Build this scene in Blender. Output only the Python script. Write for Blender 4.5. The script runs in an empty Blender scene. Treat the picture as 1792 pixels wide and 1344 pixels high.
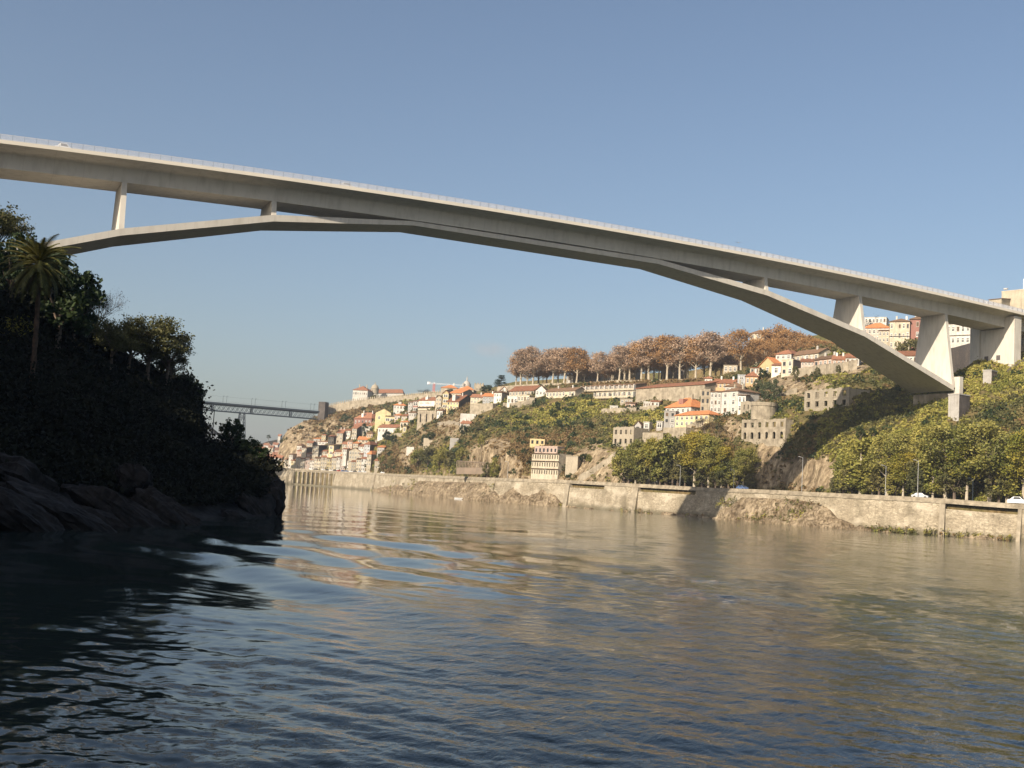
import bpy, math, random
import numpy as np
from mathutils import Vector, Matrix, noise
from mathutils.bvhtree import BVHTree
R_ = math.radians
random.seed(7); rng = np.random.default_rng(7)
sc = bpy.context.scene
col = sc.collection

# ------------------------------------------------------------------ camera
F_PX, PITCH, ROLL, YAW = 1945.85, R_(5.5158), R_(3.5132), R_(26.598)
CAM = np.array([9.3725, -249.9114, 4.0])
FW = np.array([math.sin(YAW)*math.cos(PITCH), math.cos(YAW)*math.cos(PITCH), math.sin(PITCH)])
R0 = np.array([math.cos(YAW), -math.sin(YAW), 0.0]); U0 = np.cross(R0, FW)
RT = R0*math.cos(ROLL)+U0*math.sin(ROLL); UP = -R0*math.sin(ROLL)+U0*math.cos(ROLL)
cd = bpy.data.cameras.new('camera'); cam = bpy.data.objects.new('camera', cd); col.objects.link(cam)
cd.lens = F_PX*36/1792; cd.sensor_width = 36; cd.clip_start = 0.5; cd.clip_end = 12000
cam.matrix_world = Matrix(((RT[0], UP[0], -FW[0], CAM[0]), (RT[1], UP[1], -FW[1], CAM[1]), (RT[2], UP[2], -FW[2], CAM[2]), (0, 0, 0, 1)))
sc.camera = cam
WZ = -0.6   # water level

# ------------------------------------------------------------------ light
SUN = Vector((-0.80, -0.34, 0.50)).normalized()
w = bpy.data.worlds.new('World'); sc.world = w; w.use_nodes = True
nt = w.node_tree; bg = nt.nodes['Background']
sky = nt.nodes.new('ShaderNodeTexSky'); sky.sky_type = 'NISHITA'; sky.sun_disc = False
sky.sun_elevation = math.asin(SUN.z); sky.sun_rotation = math.atan2(SUN.x, SUN.y)
sky.air_density = 1.0; sky.dust_density = 2.8; sky.ozone_density = 1.3; sky.altitude = 50
nt.links.new(sky.outputs[0], bg.inputs[0]); bg.inputs[1].default_value = 0.078
sl = bpy.data.lights.new('sun', 'SUN'); sl.energy = 5.0; sl.angle = R_(0.5); sl.color = (1.0, 0.87, 0.70)
so = bpy.data.objects.new('sun', sl); col.objects.link(so)
so.rotation_euler = SUN.to_track_quat('Z', 'Y').to_euler()
sc.view_settings.view_transform = 'Standard'; sc.view_settings.look = 'None'
sc.view_settings.exposure = 0.76; sc.view_settings.gamma = 1.0; sc.view_settings.use_curve_mapping = False
sc.cycles.max_bounces = 6; sc.cycles.diffuse_bounces = 3; sc.cycles.glossy_bounces = 3
sc.cycles.transparent_max_bounces = 6; sc.cycles.caustics_reflective = False; sc.cycles.caustics_refractive = False

# ------------------------------------------------------------------ geometry helpers
def ray(u, v): return FW+RT*(u-896)/F_PX-UP*(v-672)/F_PX
def at(u, v, d): return CAM+ray(u, v)*d
def project(P):
    q = np.asarray(P, float)-CAM; k = q@FW
    return 896+F_PX*(q@RT)/k, 672-F_PX*(q@UP)/k
class MB:
    def __init__(s): s.v = []; s.f = []; s.m = []
    def add(s, vs, fs, m=0):
        o = len(s.v); s.v += [tuple(map(float, p)) for p in vs]
        s.f += [tuple(o+i for i in f) for f in fs]; s.m += [m]*len(fs); return s
    def hexa(s, p, m=0):   # 8 points: bottom 4 ccw, top 4 ccw
        return s.add(p, [(3, 2, 1, 0), (4, 5, 6, 7), (0, 1, 5, 4), (1, 2, 6, 5), (2, 3, 7, 6), (3, 0, 4, 7)], m)
    def box(s, x0, y0, z0, x1, y1, z1, m=0):
        return s.hexa([(x0, y0, z0), (x1, y0, z0), (x1, y1, z0), (x0, y1, z0), (x0, y0, z1), (x1, y0, z1), (x1, y1, z1), (x0, y1, z1)], m)
    def bar(s, a, b, r, m=0, n=4, r2=None):
        a = Vector(a); b = Vector(b); d = (b-a)
        if d.length < 1e-6: return s
        d.normalize(); r2 = r if r2 is None else r2
        x = d.orthogonal().normalized(); y = d.cross(x)
        vs = []
        for p, rr in ((a, r), (b, r2)):
            for k in range(n):
                t = 2*math.pi*(k+.5)/n; vs.append(p+(x*math.cos(t)+y*math.sin(t))*rr)
        fs = [(k, (k+1) % n, n+(k+1) % n, n+k) for k in range(n)]+[tuple(range(n-1, -1, -1)), tuple(range(n, 2*n))]
        return s.add(vs, fs, m)
    def lathe(s, c, prof, n=16, m=0):
        vs = [(c[0]+r*math.cos(2*math.pi*k/n), c[1]+r*math.sin(2*math.pi*k/n), c[2]+z) for r, z in prof for k in range(n)]
        fs = [(j*n+k, j*n+(k+1) % n, (j+1)*n+(k+1) % n, (j+1)*n+k) for j in range(len(prof)-1) for k in range(n)]
        return s.add(vs, fs, m)
    def grid(s, P, m=0):   # P[i][j]
        ni, nj = len(P), len(P[0])
        return s.add([p for row in P for p in row], [(i*nj+j, i*nj+j+1, (i+1)*nj+j+1, (i+1)*nj+j) for i in range(ni-1) for j in range(nj-1)], m)
    def build(s, name, mats, parent=None, smooth=False, **tags):
        me = bpy.data.meshes.new(name); me.from_pydata(s.v, [], s.f)
        for m in (mats if isinstance(mats, (list, tuple)) else [mats]): me.materials.append(m)
        if s.m and max(s.m) > 0: me.polygons.foreach_set('material_index', s.m)
        if smooth: me.polygons.foreach_set('use_smooth', [True]*len(me.polygons))
        me.update()
        return link(name, me, parent, **tags)
def link(name, me, parent=None, **tags):
    o = bpy.data.objects.new(name, me); col.objects.link(o)
    if parent: o.parent = parent
    for k, v in tags.items():
        if v: o['category' if k == 'cat' else k] = v
    return o
def thing(name, label, cat, loc=(0, 0, 0), group=None, rz=0):
    o = link(name, None, None, label=label, cat=cat, group=group); o.location = loc; o.rotation_euler = (0, 0, rz); return o
def kids(o): return [c for c in ALLKIDS.get(o.name, [])]
ALLKIDS = {}
def quads_mesh(name, C, size, mats, aspect=1.0, up=0.0, smat=None):
    """many leaf-sized faces: C centres (n,3), size (n,)"""
    n = len(C); a = rng.normal(size=(n, 3)); a[:, 2] += up
    a /= np.linalg.norm(a, axis=1)[:, None]
    b = rng.normal(size=(n, 3)); b -= (b*a).sum(1)[:, None]*a; b /= np.linalg.norm(b, axis=1)[:, None]
    c = np.cross(a, b); s = np.asarray(size)[:, None]
    V = np.stack([C-b*s, C+c*s*.55*aspect, C+b*s, C-c*s*.55*aspect], 1).reshape(-1, 3)
    me = bpy.data.meshes.new(name)
    me.vertices.add(4*n); me.vertices.foreach_set('co', V.astype(np.float32).ravel())
    me.loops.add(4*n); me.loops.foreach_set('vertex_index', np.arange(4*n, dtype=np.int32))
    me.polygons.add(n); me.polygons.foreach_set('loop_start', np.arange(0, 4*n, 4, dtype=np.int32))
    try: me.polygons.foreach_set('loop_total', np.full(n, 4, dtype=np.int32))
    except Exception: pass
    for m in (mats if isinstance(mats, (list, tuple)) else [mats]): me.materials.append(m)
    me.update(calc_edges=True); me.validate()
    if smat is not None: me.polygons.foreach_set('material_index', np.asarray(smat, dtype=np.int32))
    return me

# ------------------------------------------------------------------ materials
def mat(name, c, rough=.85, c2=None, scale=.5, bump=0, bscale=None, metal=0, spec=.3, extra=None, coord='Object', stretch=(1, 1, 1), lo=.35, hi=.65, detail=6):
    m = bpy.data.materials.new(name); m.use_nodes = True; t = m.node_tree; N = t.nodes; L = t.links
    p = N['Principled BSDF']; p.inputs['Roughness'].default_value = rough; p.inputs['Metallic'].default_value = metal
    p.inputs['Specular IOR Level'].default_value = spec
    p.inputs['Base Color'].default_value = (*c, 1)
    tc = N.new('ShaderNodeTexCoord'); mp = N.new('ShaderNodeMapping'); mp.inputs['Scale'].default_value = stretch
    L.new(tc.outputs[coord], mp.inputs[0])
    if c2:
        n = N.new('ShaderNodeTexNoise'); n.inputs['Scale'].default_value = scale; n.inputs['Detail'].default_value = detail; n.inputs['Roughness'].default_value = .62
        L.new(mp.outputs[0], n.inputs['Vector'])
        r = N.new('ShaderNodeValToRGB'); r.color_ramp.elements[0].position = lo; r.color_ramp.elements[1].position = hi
        r.color_ramp.elements[0].color = (*c, 1); r.color_ramp.elements[1].color = (*c2, 1)
        L.new(n.outputs['Fac'], r.inputs[0]); L.new(r.outputs[0], p.inputs['Base Color'])
        m['ramp'] = r.name
    if bump:
        n2 = N.new('ShaderNodeTexNoise'); n2.inputs['Scale'].default_value = bscale or scale*4; n2.inputs['Detail'].default_value = 6
        L.new(mp.outputs[0], n2.inputs['Vector'])
        b = N.new('ShaderNodeBump'); b.inputs['Strength'].default_value = 1; b.inputs['Distance'].default_value = bump
        L.new(n2.outputs['Fac'], b.inputs['Height']); L.new(b.outputs[0], p.inputs['Normal'])
    if extra: extra(m, N, L, p, mp)
    return m
def basecol(N, L, p):
    lk = p.inputs['Base Color'].links
    return lk[0].from_socket if lk else None
def mixin(N, L, p, fac, colr, mode='MIX'):
    mx = N.new('ShaderNodeMix'); mx.data_type = 'RGBA'; mx.blend_type = mode
    s = basecol(N, L, p)
    if s: L.new(s, mx.inputs[6])
    else: mx.inputs[6].default_value = p.inputs['Base Color'].default_value
    if isinstance(colr, tuple): mx.inputs[7].default_value = (*colr, 1)
    else: L.new(colr, mx.inputs[7])
    if isinstance(fac, float): mx.inputs[0].default_value = fac
    else: L.new(fac, mx.inputs[0])
    L.new(mx.outputs[2], p.inputs['Base Color']); return mx
def stains(amount=.35, c=(.16, .13, .10), sx=(.25, .25, .03), lo=.5, hi=.75):
    def f(m, N, L, p, mp):
        g = N.new('ShaderNodeNewGeometry'); m2 = N.new('ShaderNodeMapping'); m2.inputs['Scale'].default_value = sx
        L.new(g.outputs['Position'], m2.inputs[0])
        n = N.new('ShaderNodeTexNoise'); n.inputs['Scale'].default_value = 4; n.inputs['Detail'].default_value = 5; L.new(m2.outputs[0], n.inputs['Vector'])
        r = N.new('ShaderNodeMapRange'); r.inputs[1].default_value = lo; r.inputs[2].default_value = hi; r.inputs[3].default_value = 0; r.inputs[4].default_value = amount
        L.new(n.outputs['Fac'], r.inputs[0]); mixin(N, L, p, r.outputs[0], c)
    return f
def vary(lo, hi):
    def f(m, N, L, p, mp):
        oi = N.new('ShaderNodeObjectInfo'); r = N.new('ShaderNodeMapRange'); r.inputs[3].default_value = lo; r.inputs[4].default_value = hi; L.new(oi.outputs['Random'], r.inputs[0])
        cc = N.new('ShaderNodeCombineColor'); [L.new(r.outputs[0], cc.inputs[i]) for i in range(3)]
        mixin(N, L, p, 1.0, cc.outputs[0], 'MULTIPLY')
    return f
def both(*fs):
    def f(*a):
        for g in fs: g(*a)
    return f
def plaster(name, c, dirty=.45):
    return mat(name, c, .9, tuple(x*.8 for x in c), .35, bump=.02, bscale=3, extra=both(stains(dirty), stains(.35, (.2, .17, .13), (.6, .6, .6), .5, .66), vary(.72, 1.08)), spec=.2)
M = {}
def joints(m, N, L, p, mp):
    stains(.34, (.24, .21, .17), (.16, .3, .05), .48, .72)(m, N, L, p, mp)
    g = N.new('ShaderNodeNewGeometry'); sx_ = N.new('ShaderNodeSeparateXYZ'); L.new(g.outputs['Position'], sx_.inputs[0])
    a = N.new('ShaderNodeMath'); a.operation = 'PINGPONG'; a.inputs[1].default_value = 2.9; L.new(sx_.outputs[0], a.inputs[0])
    r = N.new('ShaderNodeMapRange'); r.inputs[1].default_value = .0; r.inputs[2].default_value = .07; r.inputs[3].default_value = .32; r.inputs[4].default_value = 0; L.new(a.outputs[0], r.inputs[0])
    mixin(N, L, p, r.outputs[0], (.22, .20, .17))
M['concrete'] = mat('bridge_concrete', (.56, .525, .46), .8, (.49, .46, .405), .06, bump=.01, bscale=1.5, extra=joints, spec=.25)
M['cornice'] = mat('cornice_concrete', (.64, .59, .50), .8, (.58, .54, .46), .1, spec=.25)
for k, c in dict(white=(.64, .615, .56), cream=(.53, .465, .35), yellow=(.56, .45, .24), paleyellow=(.60, .51, .29), pink=(.52, .40, .34), salmon=(.48, .33, .25), grey=(.40, .385, .36),
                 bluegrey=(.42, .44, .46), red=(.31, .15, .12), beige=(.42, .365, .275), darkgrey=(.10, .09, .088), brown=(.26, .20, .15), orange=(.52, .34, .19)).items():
    M[k] = plaster('plaster_'+k, c)
def masonry(m, N, L, p, mp):
    g = N.new('ShaderNodeTexCoord')
    v = N.new('ShaderNodeTexVoronoi'); v.inputs['Scale'].default_value = 1.1
    m2 = N.new('ShaderNodeMapping'); m2.inputs['Scale'].default_value = (1, 1, 2.2); L.new(g.outputs['Object'], m2.inputs[0]); L.new(m2.outputs[0], v.inputs['Vector'])
    h = N.new('ShaderNodeSeparateColor'); L.new(v.outputs['Color'], h.inputs[0])
    r = N.new('ShaderNodeMapRange'); r.inputs[3].default_value = .0; r.inputs[4].default_value = .58; L.new(h.outputs[0], r.inputs[0])
    mixin(N, L, p, r.outputs[0], (.17, .135, .095))
    v2 = N.new('ShaderNodeTexVoronoi'); v2.feature = 'DISTANCE_TO_EDGE'; v2.inputs['Scale'].default_value = 1.1; L.new(m2.outputs[0], v2.inputs['Vector'])
    r2 = N.new('ShaderNodeMapRange'); r2.inputs[1].default_value = 0; r2.inputs[2].default_value = .05; r2.inputs[3].default_value = .75; r2.inputs[4].default_value = 0
    L.new(v2.outputs[0], r2.inputs[0]); mixin(N, L, p, r2.outputs[0], (.12, .10, .075))
    v3 = N.new('ShaderNodeTexNoise'); v3.inputs['Scale'].default_value = 1.6; v3.inputs['Detail'].default_value = 6; v3.inputs['Roughness'].default_value = .75; L.new(m2.outputs[0], v3.inputs['Vector'])
    r3 = N.new('ShaderNodeMapRange'); r3.inputs[1].default_value = .48; r3.inputs[2].default_value = .62; r3.inputs[3].default_value = 0; r3.inputs[4].default_value = .55; L.new(v3.outputs['Fac'], r3.inputs[0]); mixin(N, L, p, r3.outputs[0], (.14, .115, .08))
    # dark damp patches and weed streaks
    stains(.7, (.13, .11, .075), (.05, .05, .035), .48, .72)(m, N, L, p, mp)
    stains(.5, (.20, .17, .12), (.4, .4, .02), .5, .7)(m, N, L, p, mp)
    stains(.55, (.52, .46, .36), (.03, .03, .06), .52, .66)(m, N, L, p, mp)
    stains(.65, (.10, .085, .06), (.35, .35, .35), .60, .72)(m, N, L, p, mp)
    gg = N.new('ShaderNodeNewGeometry'); sp = N.new('ShaderNodeSeparateXYZ'); L.new(gg.outputs['Position'], sp.inputs[0])
    td = N.new('ShaderNodeMapRange'); td.inputs[1].default_value = -.1; td.inputs[2].default_value = 1.5; td.inputs[3].default_value = .75; td.inputs[4].default_value = 0; L.new(sp.outputs[2], td.inputs[0])
    mixin(N, L, p, td.outputs[0], (.09, .08, .05))
M['stone'] = mat('quay_masonry', (.52, .455, .34), .95, (.33, .28, .20), .16, bump=.2, bscale=1.2, extra=masonry, spec=.15)
M['oldstone'] = mat('old_stonework', (.37, .32, .24), .95, (.20, .17, .125), .45, bump=.10, bscale=1.4, extra=stains(.5, (.11, .09, .07)), spec=.15)
M['darkstone'] = mat('dark_granite', (.11, .095, .085), .95, (.06, .053, .048), .3, bump=.1, bscale=1.2, spec=.15)
def rockx(m, N, L, p, mp):
    w_ = N.new('ShaderNodeTexVoronoi'); w_.inputs['Scale'].default_value = .22; w_.feature = 'DISTANCE_TO_EDGE'
    m2 = N.new('ShaderNodeMapping'); m2.inputs['Scale'].default_value = (1, 1, .45); g = N.new('ShaderNodeNewGeometry')
    n = N.new('ShaderNodeTexNoise'); n.inputs['Scale'].default_value = .3; n.inputs['Detail'].default_value = 5
    L.new(g.outputs['Position'], m2.inputs[0]); L.new(m2.outputs[0], n.inputs['Vector'])
    mx = N.new('ShaderNodeMix'); mx.data_type = 'VECTOR'; mx.inputs[0].default_value = .25; L.new(m2.outputs[0], mx.inputs[4])
    sc_ = N.new('ShaderNodeVectorMath'); sc_.operation = 'SCALE'; sc_.inputs[3].default_value = 18; L.new(n.outputs['Color'], sc_.inputs[0])
    ad = N.new('ShaderNodeVectorMath'); ad.operation = 'ADD'; L.new(m2.outputs[0], ad.inputs[0]); L.new(sc_.outputs[0], ad.inputs[1])
    L.new(ad.outputs[0], w_.inputs['Vector'])
    r = N.new('ShaderNodeMapRange'); r.inputs[1].default_value = 0; r.inputs[2].default_value = .12; r.inputs[3].default_value = .8; r.inputs[4].default_value = 0
    L.new(w_.outputs[0], r.inputs[0]); mixin(N, L, p, r.outputs[0], (.25, .21, .18), 'MULTIPLY')
    n5 = N.new('ShaderNodeTexNoise'); n5.inputs['Scale'].default_value = .9; n5.inputs['Detail'].default_value = 7; n5.inputs['Roughness'].default_value = .75; L.new(g.outputs['Position'], n5.inputs['Vector'])
    r5 = N.new('ShaderNodeMapRange'); r5.inputs[1].default_value = .47; r5.inputs[2].default_value = .6; r5.inputs[3].default_value = 0; r5.inputs[4].default_value = .75; L.new(n5.outputs['Fac'], r5.inputs[0]); mixin(N, L, p, r5.outputs[0], (.35, .33, .25), 'MULTIPLY')
M['rock'] = mat('granite_rock', (.34, .275, .19), .95, (.17, .13, .085), .16, bump=.5, bscale=.5, extra=rockx, spec=.1, coord='Object')
M['darkrock'] = mat('shade_darkened_granite', (.030, .025, .022), .9, (.010, .009, .008), .35, bump=.18, bscale=1.2, extra=rockx, spec=.3)  # near-black colour carries the shadow over the near shore rocks
def hillx(m, N, L, p, mp):
    # bare rock where the face is steep or the attribute says so, scrubby soil elsewhere
    a = N.new('ShaderNodeAttribute'); a.attribute_name = 'rocky'
    g = N.new('ShaderNodeNewGeometry'); n = N.new('ShaderNodeTexNoise'); n.inputs['Scale'].default_value = .12; n.inputs['Detail'].default_value = 8; n.inputs['Roughness'].default_value = .7
    L.new(g.outputs['Position'], n.inputs['Vector'])
    ad = N.new('ShaderNodeMath'); ad.operation = 'ADD'; L.new(a.outputs['Fac'], ad.inputs[0]); L.new(n.outputs['Fac'], ad.inputs[1])
    r = N.new('ShaderNodeMapRange'); r.inputs[1].default_value = .62; r.inputs[2].default_value = .82; L.new(ad.outputs[0], r.inputs[0])
    n3 = N.new('ShaderNodeTexNoise'); n3.inputs['Scale'].default_value = .35; n3.inputs['Detail'].default_value = 8; n3.inputs['Roughness'].default_value = .7
    m3 = N.new('ShaderNodeMapping'); m3.inputs['Scale'].default_value = (1, 1, .35); L.new(g.outputs['Position'], m3.inputs[0]); L.new(m3.outputs[0], n3.inputs['Vector'])
    rr = N.new('ShaderNodeValToRGB'); e = rr.color_ramp.elements; e[0].position = .36; e[0].color = (.10, .075, .05, 1); e[1].position = .64; e[1].color = (.40, .325, .22, 1)
    x = e.new(.5); x.color = (.24, .185, .12, 1)
    L.new(n3.outputs['Fac'], rr.inputs[0]); mixin(N, L, p, r.outputs[0], rr.outputs[0])
    n5 = N.new('ShaderNodeTexNoise'); n5.inputs['Scale'].default_value = .8; n5.inputs['Detail'].default_value = 7; n5.inputs['Roughness'].default_value = .75; L.new(m3.outputs[0], n5.inputs['Vector'])
    r5 = N.new('ShaderNodeMapRange'); r5.inputs[1].default_value = .47; r5.inputs[2].default_value = .6; r5.inputs[3].default_value = 0; r5.inputs[4].default_value = .7; L.new(n5.outputs['Fac'], r5.inputs[0]); mixin(N, L, p, r5.outputs[0], (.35, .33, .25), 'MULTIPLY')
M['hill'] = mat('hillside_scrub_soil', (.085, .085, .032), 1, (.17, .12, .06), .09, bump=.9, bscale=.35, extra=hillx, spec=.05, detail=9, coord='Object')
M['darksoil'] = mat('shade_darkened_soil', (.02, .017, .012), 1, (.038, .03, .018), .2, bump=.4, bscale=.8, spec=.05)  # the near bank's shade is darkened into this soil colour
M['asphalt'] = mat('asphalt', (.06, .058, .055), .9, (.09, .085, .08), 1)
def tile(m, N, L, p, mp):
    stains(.6, (.12, .075, .05), (.3, .3, .3), .45, .7)(m, N, L, p, mp); vary(.65, 1.05)(m, N, L, p, mp)
M['tile'] = mat('clay_roof_tiles', (.34, .15, .085), .9, (.24, .115, .07), .7, bump=.06, bscale=4, extra=tile, spec=.15)
M['newtile'] = mat('bright_clay_tiles', (.50, .205, .085), .85, (.37, .15, .065), .7, bump=.05, bscale=4, spec=.15, extra=stains(.3, (.25, .12, .07), (.4, .4, .4), .5, .7))
M['oldtile'] = mat('weathered_brown_tiles', (.21, .125, .075), .9, (.15, .10, .065), .7, bump=.06, bscale=4, extra=tile, spec=.15)
M['glass'] = mat('window_glass', (.03, .033, .036), .15, spec=.5)
M['frame'] = mat('window_frame_paint', (.70, .68, .62), .6)
M['stonetrim'] = mat('granite_trim', (.36, .33, .29), .8)
M['wood'] = mat('dark_timber', (.10, .065, .04), .8)
M['iron'] = mat('blue_grey_iron_paint', (.022, .035, .05), .6, (.035, .05, .065), 1.5, metal=.2)
M['darkiron'] = mat('dark_iron', (.03, .03, .032), .6, metal=.3)
M['rail'] = mat('galvanised_rail', (.62, .62, .64), .45, metal=.2)
M['steel'] = mat('galvanised_steel', (.45, .45, .44), .5, metal=.4)
M['tyre'] = mat('tyre_rubber', (.02, .02, .02), .9)
M['cranered'] = mat('crane_red_paint', (.45, .12, .09), .6)
M['dish'] = mat('white_paint', (.8, .8, .8), .5)
M['bark'] = mat('grey_bark', (.16, .12, .09), .95, (.07, .055, .042), 1.5, bump=.05, bscale=4)
M['palmbark'] = mat('palm_bark', (.11, .07, .045), .95, (.05, .035, .025), 2.0, bump=.05, bscale=4)
M['palebark'] = mat('pale_plane_bark', (.44, .39, .30), .9, (.28, .23, .17), 1.2, bump=.03, bscale=4)
def leaf(name, a, b, rough=.6, trans=.25):
    m = bpy.data.materials.new(name); m.use_nodes = True; t = m.node_tree; N = t.nodes; L = t.links
    p = N['Principled BSDF']; p.inputs['Roughness'].default_value = rough; p.inputs['Specular IOR Level'].default_value = .25
    g = N.new('ShaderNodeNewGeometry'); n = N.new('ShaderNodeTexNoise'); n.inputs['Scale'].default_value = .09; n.inputs['Detail'].default_value = 3
    L.new(g.outputs['Position'], n.inputs['Vector'])
    mm = N.new('ShaderNodeMath'); mm.operation = 'MULTIPLY_ADD'; mm.inputs[1].default_value = .45; L.new(g.outputs['Random Per Island'], mm.inputs[0])
    r0 = N.new('ShaderNodeMapRange'); r0.inputs[1].default_value = .35; r0.inputs[2].default_value = .65; r0.inputs[3].default_value = 0; r0.inputs[4].default_value = .55
    L.new(n.outputs['Fac'], r0.inputs[0]); L.new(r0.outputs[0], mm.inputs[2])
    r = N.new('ShaderNodeValToRGB'); e = r.color_ramp.elements; e[0].color = (*a, 1); e[1].color = (*b, 1); e[0].position = .1; e[1].position = .9
    L.new(mm.outputs[0], r.inputs[0]); L.new(r.outputs[0], p.inputs['Base Color'])
    tr = N.new('ShaderNodeBsdfTranslucent'); L.new(r.outputs[0], tr.inputs['Color'])
    mx = N.new('ShaderNodeMixShader'); mx.inputs[0].default_value = trans; out = N['Material Output']
    L.new(p.outputs[0], mx.inputs[1]); L.new(tr.outputs[0], mx.inputs[2]); L.new(mx.outputs[0], out.inputs['Surface'])
    return m
M['l_autumn'] = leaf('autumn_leaves', (.27, .19, .135), (.50, .36, .25))
M['l_rust'] = leaf('rust_brown_leaves', (.23, .125, .055), (.43, .25, .10))
M['l_green'] = leaf('green_leaves', (.10, .12, .028), (.34, .295, .08))
M['l_yellow'] = leaf('yellow_green_leaves', (.13, .15, .025), (.36, .28, .045))
M['l_dark'] = leaf('dark_evergreen_leaves', (.018, .035, .014), (.05, .07, .022))
M['l_euc'] = leaf('eucalyptus_leaves', (.035, .045, .018), (.15, .14, .05))
M['l_cedar'] = leaf('blue_green_needles', (.02, .04, .032), (.045, .07, .055))
M['l_scrub'] = leaf('olive_scrub_leaves', (.06, .07, .025), (.18, .155, .06))
M['l_scrubb'] = leaf('dry_brown_scrub_leaves', (.13, .085, .035), (.25, .17, .08))
M['l_scrubg'] = leaf('fresh_green_creeper_leaves', (.14, .155, .03), (.38, .33, .085))
M['l_shade'] = leaf('shade_darkened_undergrowth', (.005, .007, .003), (.014, .015, .006), .9, .1)  # leaf colour lowered to paint in the shade on the bank
M['l_palm'] = leaf('palm_frond', (.05, .06, .014), (.22, .19, .055), trans=.15)
M['l_ivy'] = leaf('grey_green_ivy', (.05, .075, .04), (.12, .13, .065))

# ------------------------------------------------------------------ water
def hor(u): return 672+(FW[2]*F_PX+RT[2]*(u-896))/UP[2]
def atz(u, d, z):
    p = at(u, hor(u), d); return np.array([p[0], p[1], z])
def water_material():
    m = bpy.data.materials.new('river_water'); m.use_nodes = True; t = m.node_tree; N = t.nodes; L = t.links
    p = N['Principled BSDF']; p.inputs['Base Color'].default_value = (.022, .033, .029, 1); p.inputs['Roughness'].default_value = .035; p.inputs['IOR'].default_value = 1.333
    g = N.new('ShaderNodeNewGeometry')
    def math_(op, a, b=None, c=None):
        n = N.new('ShaderNodeMath'); n.operation = op
        for i, q in enumerate((a, b, c)):
            if q is None: continue
            if isinstance(q, (int, float)): n.inputs[i].default_value = q
            else: L.new(q, n.inputs[i])
        return n.outputs[0]
    def noise_(scale, detail=3, rot=0, sx=(1, 1, 1), rough=.55, vec=None, dist=0):
        m0 = N.new('ShaderNodeMapping'); m0.inputs['Rotation'].default_value = (0, 0, rot); L.new(vec or g.outputs['Position'], m0.inputs[0])
        mp = N.new('ShaderNodeMapping'); mp.inputs['Scale'].default_value = sx; L.new(m0.outputs[0], mp.inputs[0])
        n = N.new('ShaderNodeTexNoise'); n.inputs['Scale'].default_value = scale; n.inputs['Detail'].default_value = detail; n.inputs['Roughness'].default_value = rough; n.inputs['Distortion'].default_value = dist
        L.new(mp.outputs[0], n.inputs['Vector']); return n.outputs['Fac']
    dot = N.new('ShaderNodeVectorMath'); dot.operation = 'DOT_PRODUCT'; dot.inputs[1].default_value = tuple(R0); L.new(g.outputs['Position'], dot.inputs[0])
    s = math_('SUBTRACT', dot.outputs['Value'], float(CAM@R0))
    big = noise_(.035, 3)
    s2 = math_('MULTIPLY_ADD', math_('SUBTRACT', big, .5), 60.0, s)
    mr = N.new('ShaderNodeMapRange'); mr.interpolation_type = 'SMOOTHSTEP'; mr.inputs[1].default_value = -6; mr.inputs[2].default_value = 12; L.new(s2, mr.inputs[0])
    right = mr.outputs[0]                       # 0 in the calm water by the left bank, 1 in the ruffled channel
    rip = math_('MULTIPLY', noise_(1.5, 4, -.5, (.55, 1, 1), .62, dist=.4), math_('MULTIPLY_ADD', right, .075, .005))
    fine = math_('MULTIPLY', noise_(7, 3, -.3, (.6, 1, 1), .6), math_('MULTIPLY_ADD', right, .008, .002))
    h = math_('ADD', rip, fine)
    bp = N.new('ShaderNodeBump'); bp.inputs['Strength'].default_value = 1; bp.inputs['Distance'].default_value = 1.0
    L.new(h, bp.inputs['Height']); L.new(bp.outputs[0], p.inputs['Normal'])
    return m
M['water'] = water_material()
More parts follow.
